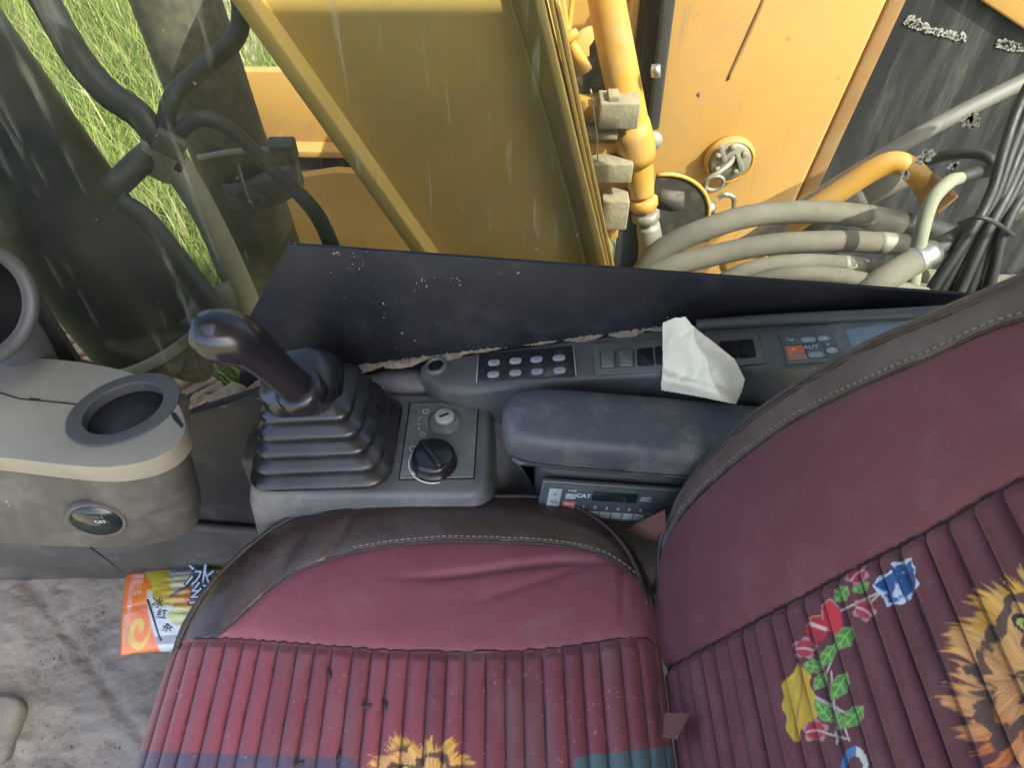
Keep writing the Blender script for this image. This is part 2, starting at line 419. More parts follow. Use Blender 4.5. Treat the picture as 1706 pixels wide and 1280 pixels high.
# ---------------------------------------------------------------- window glass material
def glass_mat():
    m = bpy.data.materials.new('dirty_window_glass'); m.use_nodes = True
    nt = m.node_tree; N = nt.nodes; L = nt.links; N.clear()
    out = N.new('ShaderNodeOutputMaterial')
    tr = N.new('ShaderNodeBsdfTransparent'); tr.inputs[0].default_value = (.645, .67, .64, 1)
    df = N.new('ShaderNodeBsdfDiffuse'); df.inputs[0].default_value = (.50, .49, .38, 1)
    gl = N.new('ShaderNodeBsdfGlossy'); gl.inputs['Roughness'].default_value = .03
    tc = N.new('ShaderNodeTexCoord')
    def noise(s, det, ro=.65, st=None):
        v = tc.outputs['Object']
        if st:
            mp = N.new('ShaderNodeMapping'); mp.inputs['Scale'].default_value = st; mp.inputs['Rotation'].default_value = (0, .5, 0)
            L.new(v, mp.inputs[0]); v = mp.outputs[0]
        n = N.new('ShaderNodeTexNoise'); n.inputs['Scale'].default_value = s; n.inputs['Detail'].default_value = det; n.inputs['Roughness'].default_value = ro
        L.new(v, n.inputs['Vector']); return n.outputs['Fac']
    def mr(f, a, b, c, d):
        r = N.new('ShaderNodeMapRange'); L.new(f, r.inputs['Value'])
        for k, x in zip(('From Min', 'From Max', 'To Min', 'To Max'), (a, b, c, d)): r.inputs[k].default_value = x
        return r.outputs[0]
    def add(a, b):
        x = N.new('ShaderNodeMath'); x.operation = 'ADD'; x.use_clamp = True; L.new(a, x.inputs[0]); L.new(b, x.inputs[1]); return x.outputs[0]
    base = mr(noise(4.5, 8), .35, .75, .002, .042)
    specks = mr(noise(85, 3, .5), .735, .76, 0, .30)
    streak = mr(noise(6, 5, .6, (14, 1, 1.2)), .60, .74, 0, .17)
    fac = add(add(base, specks), streak)
    mx = N.new('ShaderNodeMixShader'); L.new(fac, mx.inputs[0]); L.new(tr.outputs[0], mx.inputs[1]); L.new(df.outputs[0], mx.inputs[2])
    lw = N.new('ShaderNodeLayerWeight'); lw.inputs['Blend'].default_value = .5
    pw = N.new('ShaderNodeMath'); pw.operation = 'POWER'; L.new(lw.outputs['Facing'], pw.inputs[0]); pw.inputs[1].default_value = 5.0
    fr = N.new('ShaderNodeMath'); fr.operation = 'MULTIPLY_ADD'; L.new(pw.outputs[0], fr.inputs[0]); fr.inputs[1].default_value = .8; fr.inputs[2].default_value = .006
    m2 = N.new('ShaderNodeMixShader'); L.new(fr.outputs[0], m2.inputs[0]); L.new(mx.outputs[0], m2.inputs[1]); L.new(gl.outputs[0], m2.inputs[2])
    L.new(m2.outputs[0], out.inputs['Surface'])
    return m
M['glass'] = glass_mat()

# ---------------------------------------------------------------- the setting: ground, cab floor, walls, roof
def sheet(name, x0, x1, y0, y1, z, m, n=1):
    V, Fc = [], []
    for i in range(n + 1):
        for j in range(n + 1):
            V.append((x0 + (x1 - x0) * i / n, y0 + (y1 - y0) * j / n, z))
    for i in range(n):
        for j in range(n):
            a = i * (n + 1) + j
            Fc.append((a, a + n + 1, a + n + 2, a + 1))
    return link(name, mesh(name, V, Fc), m)
GZ = -1.12
tag(sheet('ground', -60, 60, -60, 60, GZ, M['soil']), kind='structure')

WY = 0.70      # inner face of the cab's right-hand side
fl = box('cab_floor', (-.25, .03, -.03), (1.85, 1.36, .06), M['floor'])
tag(fl, kind='structure')
# trodden soil lying on the floor mat, as real relief
def dirt_relief():
    nx, ny = 240, 240
    gx = np.linspace(-1.15, -.25, nx); gy = np.linspace(.10, .70, ny)
    A, B = np.meshgrid(gx, gy, indexing='ij'); a, b = A.ravel(), B.ravel()
    def h2(i, j, s):
        h = np.sin(i * 127.1 + j * 311.7 + s * 74.7) * 43758.5453
        return h - np.floor(h)
    def vn(x, y, s):
        i, j = np.floor(x), np.floor(y); f, g = x - i, y - j
        f = f * f * (3 - 2 * f); g = g * g * (3 - 2 * g)
        return (h2(i, j, s) * (1 - f) + h2(i + 1, j, s) * f) * (1 - g) + (h2(i, j + 1, s) * (1 - f) + h2(i + 1, j + 1, s) * f) * g
    z = 0
    for k, amp in enumerate((.5, .27, .15, .09, .05)):
        z = z + amp * vn(a * 7 * 2 ** k + .4 * b, b * 9 * 2 ** k, k)
    rut = np.exp(-((((a + b * 1.1) * 1.0 + .22) % .23 - .06) / .016) ** 2)
    z = (z - .40) * .034 - .005 * rut * (vn(a * 6, b * 6, 9) > .4)
    V = np.stack([a, b, .0035 + z], 1)
    Fc = []
    for i in range(nx - 1):
        for j in range(ny - 1):
            q = i * ny + j; Fc.append((q, q + ny, q + ny + 1, q + 1))
    me = bpy.data.meshes.new('trodden_soil'); me.from_pydata(V.tolist(), [], Fc)
    o = link('trodden_soil', me, M['floor'])
    return tag(o, 'trodden grey soil layer caked on the cab floor', 'soil', kind='stuff')
dirt_relief()

# unseen roof, widened to block sun, with a hatch opening added for top light
RZ = 1.64
rparts = []
for (x0, x1, y0, y1) in ((-.92, -.72, -.56, .75), (-.22, .84, -.56, .75), (-.72, -.22, -.56, -.34), (-.72, -.22, .50, .75)):
    rparts.append(box_data(((x0 + x1) / 2, (y0 + y1) / 2, RZ), (x1 - x0, y1 - y0, .05)))
roof = multi('widened_cab_roof', rparts, M['unseen_lining'], None, smooth=False)
tag(roof, kind='structure')
rear = box('unseen_sunblock_rear_wall', (.82, .09, .795), (.05, 1.24, 1.61), M['unseen_lining'])  # unseen, built solid to keep the sun out of the cab
tag(rear, kind='structure')

# right-hand wall of the cab below the window (inner outline follows the sill line)
sill_px = [(-260, 380), (20, 432), (130, 606), (312, 668), (462, 642), (610, 612), (850, 577), (1100, 548), (1500, 524), (1760, 512)]
sill = [PY(u, v, WY) for u, v in sill_px]
outline = [Vector((p.x, WY, p.z)) for p in sill] + [Vector((sill[-1].x, WY, -.05)), Vector((sill[0].x, WY, -.05))]
rw = prism('right_wall', outline, (0, .010, 0), M['darkmetal'])
tag(rw, kind='structure')

# front edge pillar stub and upper window rail, above the picture
box_up = box('window_rail', (-.14, WY + .02, 1.585), (1.5, .05, .05), M['darkmetal'], bevel=.006)
tag(box_up, kind='structure')
rp = box('rear_pillar', (.80, WY + .02, 1.065), (.07, .05, .92), M['darkmetal'], bevel=.006)
tag(rp, kind='structure')

pane = box('window_pane', (-.09, WY + .022, .97), (1.75, .004, 1.10), M['glass'])
tag(pane, 'dusty tinted side window pane between cab and boom', 'window')

# black sheet fixed over the lower part of the window
bp_px = [(480, 408), (850, 435), (1250, 465), (1640, 494)]
top = [PY(u, v, WY - .010) for u, v in bp_px]
lo_l = PY(415, 530, WY - .010)
lo_l2 = PY(396, 640, WY - .010)
poly = [lo_l2, lo_l] + top + [Vector((top[-1].x, WY - .010, .50)), Vector((lo_l2.x, WY - .010, .44))]
panel = prism('window_blanking_panel', poly, (0, .006, 0), M['blackpanel'], bevel=.0012)
tag(panel, 'black slanted sheet covering the lower part of the side window', 'panel')

# scuffs and flakes on the sheet
rnd = random.Random(33); parts = []
for (u, v, n, sp) in ((712, 472, 9, 7), (600, 430, 10, 9), (756, 470, 6, 5), (640, 530, 4, 12), (560, 420, 8, 7), (860, 455, 2, 3), (1100, 490, 2, 20), (500, 470, 3, 30), (680, 560, 3, 25)):
    for k in range(n):
        p = PY(u + rnd.gauss(0, sp), v + rnd.gauss(0, sp), WY - .0112); q = rnd.uniform(.0004, .0013)
        parts.append(box_data(p, (q, .0006, q * rnd.uniform(.5, 2.5)), Matrix.Rotation(rnd.uniform(0, 3), 3, 'Y')))
o = multi('scuff_flakes', parts, M['chalk'], panel, smooth=False); o['kind'] = 'stuff'
# dried dirt lying along the seam between console and panel
def dirt_strip(name, px, zfun, wid, m, parent, seed, h=.006):
    rnd = random.Random(seed); V, Fc = [], []
    pts = catmull([[u, v] for u, v in px], 26)
    for k, (u, v) in enumerate(pts):
        w = wid * (.25 + 1.1 * abs(math.sin(k * .13 + seed) * math.sin(k * .031 + 2 * seed)) + rnd.uniform(0, .25))
        p = zfun(u, v)
        for j in range(7):
            t = j / 6 - .5
            V.append(Vector((p.x + rnd.uniform(-.0008, .0008), p.y + t * w, p.z + (h * (1 - (2 * t) ** 2)) * rnd.uniform(.2, 1.2) - .001)))
    n = len(pts)
    for k in range(n - 1):
        for j in range(6):
            Fc.append((k * 7 + j, (k + 1) * 7 + j, (k + 1) * 7 + j + 1, k * 7 + j + 1))
    o = link(name, mesh(name, V, Fc), m, parent)
    return o

# ---------------------------------------------------------------- crawler track on the far side, turned against the cab
tdir = Vector((-.665, .747, 0)); tnor = Vector((.747, .665, 0))
t0 = PZ(150, 600, -.36)
tr = thing('crawler_track', 'rusty brown crawler track with raised ribs below the cab front', 'track', (t0.x, t0.y, GZ))
R3 = Matrix((tdir, tnor, Vector((0, 0, 1)))).transposed()
box('track_frame', t0 + tdir * -.1 + tnor * .07 + Vector((0, 0, -.42)), (1.4, .30, .50), M['grime'], tr, R3, bevel=.03)
for i in range(11):
    c = t0 + tdir * (-.80 + i * .135) + tnor * .06
    sh = box('track_shoe', c + Vector((0, 0, -.02)), (.125, .38, .035), M['track'], tr, R3, bevel=.006)
    V1, F1 = box_data(c + tdir * -.03 + Vector((0, 0, .012)), (.018, .38, .030), R3)
    V2, F2 = box_data(c + tdir * .03 + Vector((0, 0, .008)), (.016, .38, .022), R3)
    multi('grouser', [(V1, F1), (V2, F2)], M['track'], sh)

# ---------------------------------------------------------------- the machine outside the window
BY = 1.20
def ppoly(px, y):
    return [PY(u, v, y) for u, v in px]
boom = thing('excavator_boom', 'broad dusty yellow boom rising beside the window', 'boom', (.02, BY, .1))
L0, L1 = (330, -90), (760, 482)
R0, R1 = (872, -90), (1012, 482)
prism('side_plate', ppoly([(345, -90), (872, -90), (1012, 482), (742, 482)], BY), (0, .014, 0), M['yellow_boom'], boom)
prism('lower_plate', ppoly([(318, -90), (352, -90), (768, 500), (742, 500)], BY - .045), (0, .50, 0), M['yellow_boom'], boom, bevel=.004)
prism('upper_plate', ppoly([(868, -90), (884, -90), (1020, 482), (1006, 482)], BY - .03), (0, .50, 0), M['yellow_boom'], boom, bevel=.003)
# doubled edge strips along the rear edge of the boom
for k, (du, yy) in enumerate(((22, BY - .012), (33, BY - .004))):
    prism('edge_strip', ppoly([(872 + du, -90), (880 + du, -90), (1012 + du * .55, 482), (1006 + du * .55, 482)], yy), (0, .05, 0), M['yellow_boom'], boom, bevel=.002)
# pressed weld seam running down the plate near the rear edge
pxtube('weld_bead', [(838, -40, BY - .001, 8), (900, 160, BY - .001, 8), (940, 300, BY - .001, 8), (985, 470, BY - .001, 8)], M['yellow_boom'], boom, 8)
# near boom cylinder
def PYt(u, v, y): return PY(u, v, y)
cy = thing('boom_cylinder', 'thick dark boom cylinder leaning just outside the window, front left', 'cylinder', PY(240, 600, .92))
a0, a1 = PY(-195, -30, 1.24), PY(256, 560, 1.12)
ax = (a1 - a0).normalized()
rc = .122
tube('barrel', [a0 - ax * .6, a0, a1], rc, M['cyl'], cy, 48, 0)
lathe('end_ring', a1, -ax, [(rc * .9, -.012), (rc * 1.03, -.012), (rc * 1.03, .006), (rc * 1.0, .010), (rc * .9, .010)], M['hose_dusty'], cy, 48)
lathe('end_cap', a1, ax, [(rc * .98, .010), (rc * .96, .030), (rc * .82, .055), (rc * .5, .070), (0, .072)], M['cyl2'], cy, 48)
# clevis plate below the end cap, rounded
cl = PY(312, 600, 1.06)
ex, ey, nn = frame_of((0, -1, .18), (1, 0, 0))
pl = [cl + ex * math.cos(t) * .058 + ey * math.sin(t) * .062 for t in np.linspace(-math.pi, 0, 14)] + [cl + ex * .050 + ey * .09, cl - ex * .055 + ey * .09]
prism('clevis_eye', pl, (0, .075, -.01), M['cyl2'], cy, bevel=.006)
lathe('pivot_pin', cl + nn * .012, nn, [(0, -.01), (.024, -.01), (.024, .006), (.018, .010), (0, .010)], M['grime'], cy, 20)
# bracket beside the cylinder foot (dark cast arm with a lip)
br_px = [(305, 520), (372, 492), (392, 540), (352, 590), (318, 560)]
prism('cast_arm', ppoly(br_px, 1.04), (0, .05, 0), M['cyl2'], cy, bevel=.008)

cy2 = thing('boom_cylinder', 'muddy grey boom cylinder standing farther off beside the yellow boom', 'cylinder', PY(440, 470, 1.58))
b0, b1 = PY(262, -90, 1.62), PY(462, 470, 1.56)
ax2 = (b1 - b0).normalized()
tube('barrel', [b0 - ax2 * .4, b0, b1 + ax2 * .25], .088, M['cyl2'], cy2, 40, 0)
cc = PY(432, 295, 1.575)
lathe('clamp_band', cc, ax2, [(.088, -.03), (.099, -.03), (.099, .03), (.088, .03)], M['grime'], cy2, 40)
box('clamp_lug', PY(470, 252, 1.52), (.06, .05, .05), M['grime'], cy2, bevel=.006)
pxtube('side_tube', [(330, 262, 1.50, 10), (390, 252, 1.50, 10), (450, 248, 1.50, 10)], M['ferrule'], cy2, 10)

# hoses in front of the cylinders
def hose(name, label, px, m, cat='hose', group=None, ferr=None, sides=16):
    t = thing(name, label, cat, PY(px[-1][0], px[-1][1], px[-1][2]), group or {'hydraulic_hose': 'dark hoses beside the boom cylinders', 'hydraulic_pipe': 'pipes beside the boom cylinders', 'engine_bay_hose': 'hoses in the engine bay', 'engine_bay_rod': 'rods in the engine bay'}.get(name))
    pxtube('sleeve', px, m, t, sides)
    for (i, m2, k) in (ferr or []):
        (u0, v0, y0, w0), (u1, v1, y1, w1) = px[i], px[i + 1]
        pxtube('ferrule', [(u0, v0, y0, w0 * k), ((u0 + u1) / 2, (v0 + v1) / 2, (y0 + y1) / 2, (w0 + w1) / 2 * k), (u1, v1, y1, w1 * k)], m2, t, sides, 2)
    return t
hose('hydraulic_hose', 'thick dark hose running from top left across the grass', [(40, -60, 1.25, 48), (80, 10, 1.24, 48), (127, 92, 1.22, 48), (177, 152, 1.20, 47), (232, 192, 1.18, 46), (268, 240, 1.16, 42)], M['hose_black'])
hose('hydraulic_hose', 'dark hose curling in front of the far cylinder into the junction', [(392, -40, 1.40, 32), (402, 20, 1.38, 32), (390, 66, 1.35, 32), (340, 112, 1.28, 32), (292, 155, 1.20, 31), (277, 205, 1.17, 30), (284, 265, 1.16, 28)], M['hose_black'])
hose('hydraulic_hose', 'hooked dark green hose arching over the muddy cylinder to the black sheet', [(296, 280, 1.16, 28), (292, 238, 1.16, 28), (312, 207, 1.17, 28), (345, 197, 1.18, 27), (392, 222, 1.19, 25), (455, 283, 1.20, 24), (510, 335, 1.20, 26), (538, 375, 1.20, 27), (560, 430, 1.20, 27)], M['hose_black'])
hose('hydraulic_pipe', 'dusty grey green pipe below the hose junction', [(255, 225, 1.17, 44), (290, 270, 1.17, 50), (325, 325, 1.17, 46), (352, 375, 1.17, 44), (382, 440, 1.18, 46), (420, 530, 1.20, 44), (440, 600, 1.2, 44)], M['hose_dusty'], 'pipe')
hose('hydraulic_pipe', 'short black stub reaching from the thick cylinder to the junction', [(182, 318, 1.08, 44), (205, 297, 1.10, 44), (238, 265, 1.15, 44), (262, 245, 1.17, 40)], M['hose_black'], 'pipe')
hose('hydraulic_hose', 'dark rigid hose descending behind the black joystick grip', [(195, 335, 1.02, 36), (240, 365, 1.02, 38), (290, 425, 1.01, 38), (332, 482, 1.0, 40), (368, 530, 1.0, 42), (400, 590, 1.0, 42)], M['hose_black'])
jn = thing('pipe_junction', 'mud caked junction block where the dark hoses meet', 'fitting', PY(280, 262, 1.17))
box('block', PY(268, 258, 1.17), (.065, .055, .075), M['hose_dusty'], jn, Matrix.Rotation(.6, 3, 'Y'), bevel=.012, segs=3)
box('bolt_plate', PY(282, 240, 1.135), (.05, .02, .04), M['cyl2'], jn, Matrix.Rotation(.6, 3, 'Y'), bevel=.006)

# yellow deck plates behind the cylinders
dk = thing('deck_plate', 'bright yellow deck plate seen between far cylinder and boom', 'panel', PY(520, 200, 1.95))
prism('plate', ppoly([(392, 118), (700, 118), (740, 258), (455, 252)], 1.95), (0, .03, 0), M['yellow'], dk, bevel=.004)
prism('lip', ppoly([(430, 250), (745, 256), (750, 266), (440, 262)], 1.90), (0, .08, 0), M['yellow'], dk, bevel=.003)
dk2 = thing('deck_plate', 'lower orange deck plate behind the dark hooked hose', 'panel', PY(560, 400, 1.90))
prism('plate', ppoly([(470, 300), (560, 287), (760, 300), (800, 520), (560, 520), (380, 520), (405, 455), (345, 320), (378, 310), (430, 420), (490, 420)], 1.86), (0, .03, 0), M['yellow'], dk2)
gap = thing('gap_shade', 'dark brown sheet standing in for shade in the gap between the two deck plates', 'shade', PY(520, 280, 1.93))
prism('shade_sheet', ppoly([(440, 258), (620, 255), (640, 296), (560, 285), (470, 302), (420, 320)], 1.93), (0, .06, 0), M['grime'], gap, bevel=.004)  # dark sheet in place of the shade between the plates
bank = thing('sandy_bank', 'pale sandy earth heap behind the far cylinder', 'bank', PZ(405, 100, GZ))
rg = []
cb = PZ(420, 90, GZ)
for k, (r, h) in enumerate(((1.0, 0), (.85, .12), (.6, .22), (.3, .28), (.05, .30))):
    rg.append([cb + Vector((math.cos(t) * r * (1 + .15 * math.sin(3 * t + k)), math.sin(t) * r * .8, h)) for t in np.linspace(0, 2 * math.pi, 28, endpoint=False)])
loft('heap', rg, M['sand'], bank, cap0=False)

# ---------------------------------------------------------------- pipes and clamp stack behind the boom
tb = thing('boom_pipe', 'thick yellow hydraulic tube dropping behind the boom to a hex fitting', 'pipe', PY(1085, 470, 1.27))
pts = [(996, -80, 1.32, 62), (1018, 40, 1.31, 62), (1040, 150, 1.29, 60), (1058, 240, 1.28, 56), (1066, 300, 1.275, 46), (1070, 325, 1.27, 40)]
pxtube('tube', pts, M['yellow_bright'], tb, 24)
pxtube('joint_sleeve', [(1050, 205, 1.277, 64), (1058, 240, 1.276, 66), (1064, 268, 1.274, 58)], M['yellow_bright'], tb, 24, 2)
for (u, v, w, h) in ((1072, 338, 48, .024), (1076, 360, 46, .022)):
    p = PY(u, v, 1.268); r = pxlen(p, w) / 2
    d = (PY(1085, 460, 1.262) - PY(1066, 300, 1.275)).normalized()
    lathe('hex_nut', p, d, [(r * .85, -h / 2), (r, -h / 2 + .002), (r, h / 2 - .002), (r * .85, h / 2)], M['yellow_bright' if v < 350 else 'ferrule'], tb, 6)
pxtube('ferrule', [(1080, 374, 1.266, 38), (1082, 390, 1.265, 40), (1090, 450, 1.262, 42), (1096, 490, 1.26, 42)], M['ferrule'], tb, 20, 3)
lathe('bolt_head', PY(1086, 118, 1.27), (1, -.3, .2), [(0, 0), (.012, 0), (.012, .014), (0, .014)], M['chrome'], tb, 6)

t2 = thing('boom_pipe', 'slim forked yellow pipe with a clamp beside the boom edge', 'pipe', PY(972, 110, 1.27))
pxtube('tube', [(930, -60, 1.28, 13), (936, 0, 1.28, 13), (946, 60, 1.27, 15), (958, 84, 1.27, 22), (976, 118, 1.265, 24)], M['yellow_bright'], t2, 14)
pxtube('branch', [(958, -40, 1.30, 9), (952, 10, 1.29, 9), (947, 55, 1.275, 9)], M['yellow_bright'], t2, 10)
pxtube('clamp', [(936, 72, 1.262, 16), (948, 62, 1.258, 20), (962, 52, 1.262, 14)], M['yellow_bright'], t2, 12, 3)
pxtube('thin_line', [(938, 100, 1.25, 8), (955, 150, 1.25, 8), (972, 222, 1.25, 8)], M['ochre'], t2, 8)

cs = thing('clamp_stack', 'stack of stepped yellow clamp blocks between boom edge and tube', 'clamp', PY(1000, 400, 1.27))
def blk(u0, v0, u1, v1, y, dy, m, name='clamp_block'):
    a, b = PY(u0, v1, y), PY(u1, v0, y)
    c = Vector(((a.x + b.x) / 2, y + dy / 2, (a.z + b.z) / 2))
    return box(name, c, (abs(b.x - a.x), dy, abs(b.z - a.z)), m, cs, bevel=.003)
blk(962, 176, 1016, 206, 1.262, .07, M['yellow_bright'])
blk(996, 172, 1068, 216, 1.225, .05, M['mudblock'], 'dusty_clamp')
blk(1012, 160, 1034, 174, 1.23, .03, M['mudblock'], 'dusty_clamp')
blk(966, 222, 1030, 234, 1.235, .05, M['mudblock'], 'dusty_clamp')
blk(968, 238, 1040, 262, 1.265, .08, M['yellow_bright'])
blk(972, 274, 1056, 306, 1.228, .06, M['mudblock'], 'dusty_clamp')
blk(978, 318, 1050, 336, 1.262, .07, M['yellow_bright'])
blk(972, 346, 996, 392, 1.235, .05, M['mudblock'], 'dusty_clamp')
blk(1000, 336, 1050, 384, 1.225, .05, M['mudblock'], 'dusty_clamp')
blk(1008, 376, 1032, 398, 1.25, .04, M['yellow_bright'], 'foot_lug')
pxtube('wire', [(984, 148, 1.235, 3), (990, 190, 1.23, 3), (995, 230, 1.232, 3), (996, 276, 1.24, 3)], M['chrome'], cs, 8)
pxtube('cable', [(1003, 390, 1.26, 12), (1012, 420, 1.26, 13), (1022, 470, 1.26, 13)], M['hose_black'], cs, 10)

# grimy swivel fitting behind the slim pipe
def lump(name, c, r, m, parent, seed, sq=(1, 1, 1), amp=.25):
    bm = bmesh.new(); bmesh.ops.create_icosphere(bm, subdivisions=3, radius=1)
    rnd = random.Random(seed); ph = [rnd.uniform(0, 6) for _ in range(6)]
    for v in bm.verts:
        k = 1 + amp * (math.sin(v.co.x * 5 + ph[0]) * math.sin(v.co.y * 6 + ph[1]) + .6 * math.sin(v.co.z * 9 + ph[2]) * math.sin(v.co.x * 11 + ph[3]))
        v.co = Vector((v.co.x * sq[0], v.co.y * sq[1], v.co.z * sq[2])) * r * k + Vector(c)
    me = bpy.data.meshes.new(name); bm.to_mesh(me); bm.free()
    return link(name, me, m, parent)
sw = thing('swivel_fitting', 'oily black swivel fitting behind the slim yellow pipe', 'fitting', PY(985, 140, 1.34))
lump('body', PY(990, 128, 1.34), .045, M['grime'], sw, 3, (1.1, .8, .8))
lump('elbow', PY(1004, 95, 1.36), .030, M['grime'], sw, 5, (.7, .8, 1.6))
lump('boss', PY(972, 148, 1.33), .03, M['grime'], sw, 8, (1.0, .8, .7))

# orange plates far behind the tube
bk = thing('bracket_plate', 'orange upright plate behind the thick yellow tube', 'panel', PY(1060, 150, 1.75))
prism('plate', ppoly([(905, -90), (1160, -90), (1088, 330), (1000, 330), (960, 140)], 1.82), (0, .03, 0), M['yellow'], bk)
prism('rib', ppoly([(1062, -90), (1078, -90), (1052, 120), (1040, 120)], 1.76), (0, .07, 0), M['yellow'], bk, bevel=.003)
lathe('round_cover', PY(985, 78, 1.70), (0, -1, .2), [(0, 0), (.045, 0), (.045, .012), (.03, .018), (0, .018)], M['yellow'], bk, 28)
pxtube('black_pipe', [(985, -60, 1.55, 14), (996, 40, 1.53, 16), (1002, 110, 1.50, 16)], M['hose_black'], bk, 12)

# tank
TY = 1.70
tk = thing('oil_tank', 'large sunlit orange tank side with a round filler cap', 'tank', PY(1240, 420, TY))
face_px = [(1128, -100), (1548, -100), (1352, 335), (1290, 470), (1060, 470), (1094, 220)]
prism('side_panel', ppoly([(1120, -110), (1530, -110), (1322, 345), (1262, 470), (1062, 470), (1088, 220)], TY), (0, .45, 0), M['yellow'], tk, bevel=.012, segs=3)
prism('corner_shade_strip', ppoly([(1531, -110), (1562, -110), (1350, 345), (1290, 470), (1263, 470), (1323, 345)], TY + .012), (0, .4, 0), M['ochre'], tk, bevel=.006)  # brown strip stands in for the shadow band down the tank edge
prism('rubber_seal', ppoly([(1118, -110), (1140, -110), (1098, 216), (1080, 216)], TY - .03), (0, .025, 0), M['rubber_strip'], tk, bevel=.004)
lathe('seal_end', PY(1088, 232, TY - .04), (0, -1, .3), [(0, -.02), (.020, -.02), (.022, .012), (.012, .02), (0, .02)], M['ferrule'], tk, 12)
capc = PY(1214, 262, TY - .004)
cap = lathe('filler_cap', capc, (0, -1, 0), [(.062, 0), (.062, .012), (.058, .024), (.054, .024), (.052, .018), (0, .018)], M['yellow_bright'], tk, 36)
lathe('cap_plate', PY(1216, 266, TY - .022), (0, -1, 0), [(0, 0), (.050, 0), (.050, .010), (.045, .014), (0, .014)], M['ferrule'], cap, 36)
for a in (.5, 1.6, 2.7, 3.9, 5.3):
    c = PY(1216, 266, TY - .036) + Vector((math.cos(a) * .036, 0, math.sin(a) * .036))
    lathe('cap_bolt', c, (0, -1, 0), [(0, 0), (.008, 0), (.008, .008), (.005, .010), (0, .010)], M['mudblock'], cap, 6)
box('cap_bar', PY(1204, 256, TY - .04), (.012, .010, .05), M['ferrule'], cap, Matrix.Rotation(-.4, 3, 'Y'), bevel=.002)
box('cap_bar', PY(1232, 270, TY - .04), (.012, .010, .05), M['ferrule'], cap, Matrix.Rotation(-.4, 3, 'Y'), bevel=.002)
lathe('cap_hole', PY(1222, 268, TY - .038), (0, -1, 0), [(0, 0), (.012, 0), (.012, .004), (0, .004)], M['slot'], cap, 16)
# scuff left on the face
pxtube('scratch_mark', [(1276, -10, TY + .001, 7), (1245, 60, TY + .001, 8), (1212, 132, TY + .001, 6)], M['ochre'], tk, 8)
lump('dent_mark', PY(1163, 157, TY + .002), .010, M['grime'], tk, 11, (.6, .3, 1.0))

# padlock hasp: eye bolt, post and wire in front of the cap
hs = thing('eye_bolt', 'steel eye bolt and wire hasp hanging below the filler cap', 'bolt', PY(1178, 372, 1.45))
pxtube('post', [(1176, 342, 1.45, 30), (1174, 372, 1.45, 30), (1170, 395, 1.45, 28)], M['hose_black'], hs, 18, 2)
lathe('post_top', PY(1177, 345, 1.45), (0, -.2, 1), [(0, .0), (.020, 0), (.022, .004), (.018, .012), (0, .012)], M['chrome'], hs, 20)
c = PY(1190, 305, 1.45); rr_ = pxlen(c, 15)
pxtube('shank', [(1178, 338, 1.45, 7), (1174, 318, 1.45, 7), (1180, 298, 1.45, 7), (1196, 288, 1.45, 8), (1216, 272, 1.47, 9), (1222, 262, 1.52, 6)], M['ferrule'], hs, 10)
tube('ring', [c + Vector((math.cos(t), -.15 * math.sin(t), math.sin(t))) * rr_ for t in np.linspace(0, 2 * math.pi, 17)], rr_ * .22, M['ferrule'], hs, 10, 2)
pxtube('hook', [(1196, 330, 1.46, 9), (1208, 324, 1.46, 9), (1222, 330, 1.46, 9), (1221, 352, 1.46, 5)], M['chrome'], hs, 10)

# round guard plate with a yellow rim next to the tube
gp = thing('guard_plate', 'grimy round guard plate with a yellow rim beside the fitting', 'guard', PY(1120, 420, 1.38))
cg = PY(1098, 362, 1.40)
rad = pxlen(cg, 82)
arc = [cg + Vector((math.cos(t) * rad, 0, math.sin(t) * rad)) for t in np.linspace(-.5, 1.75, 22)]
prism('disc', [cg + Vector((-.02, 0, -.06))] + arc, (0, .01, 0), M['grime'], gp)
tube('rim', arc, .0045, M['yellow_bright'], gp, 8, 0)
pxtube('bolt', [(1098, 330, 1.345, 34), (1120, 335, 1.34, 36), (1140, 334, 1.335, 30)], M['grime'], gp, 6, 1)

# dark bulkhead and floor of the engine bay
bw = thing('bulkhead', 'dark dusty bulkhead sheet behind the hose bundle', 'panel', PY(1600, 300, 1.62))
prism('sheet', [Vector((.30, 1.74, -.6)), Vector((2.6, 1.74, -.6)), Vector((2.6, 1.74, 1.35)), Vector((.30, 1.74, 1.35))], (0, .03, 0), M['darkwall'], bw)
rib_px = [(1512, 30), (1545, 45), (1606, 62)]
for i, pxs in enumerate(([(1514, 32), (1540, 46), (1602, 62)], [(1666, 70), (1690, 76), (1740, 80)])):
    pts = catmull([[u, v] for u, v in pxs], 20); parts = []
    rnd = random.Random(40 + i)
    for u, v in pts:
        for q in range(3):
            p = PY(u + rnd.uniform(-7, 7), v + rnd.uniform(-6, 6), 1.738)
            parts.append(box_data(p, (rnd.uniform(.003, .010), .003, rnd.uniform(.003, .008)), Matrix.Rotation(rnd.uniform(0, 3), 3, 'Y')))
    o = multi('splash_streak', parts, M['chalk'], bw, smooth=False); o['kind'] = 'stuff'
bf = box('engine_bay_floor', (1.2, 1.27, -.16), (2.3, .92, .04), M['grime'])
tag(bf, kind='structure')
hood = thing('engine_hood_corner', 'yellow hood corner at the upper right of the window', 'hood', PY(1690, 10, 1.5))
prism('panel', ppoly([(1618, -10), (1720, 58), (1800, 100), (1800, -120), (1560, -60)], 1.72), (0, .01, 0), M['yellow'], hood, bevel=.008)

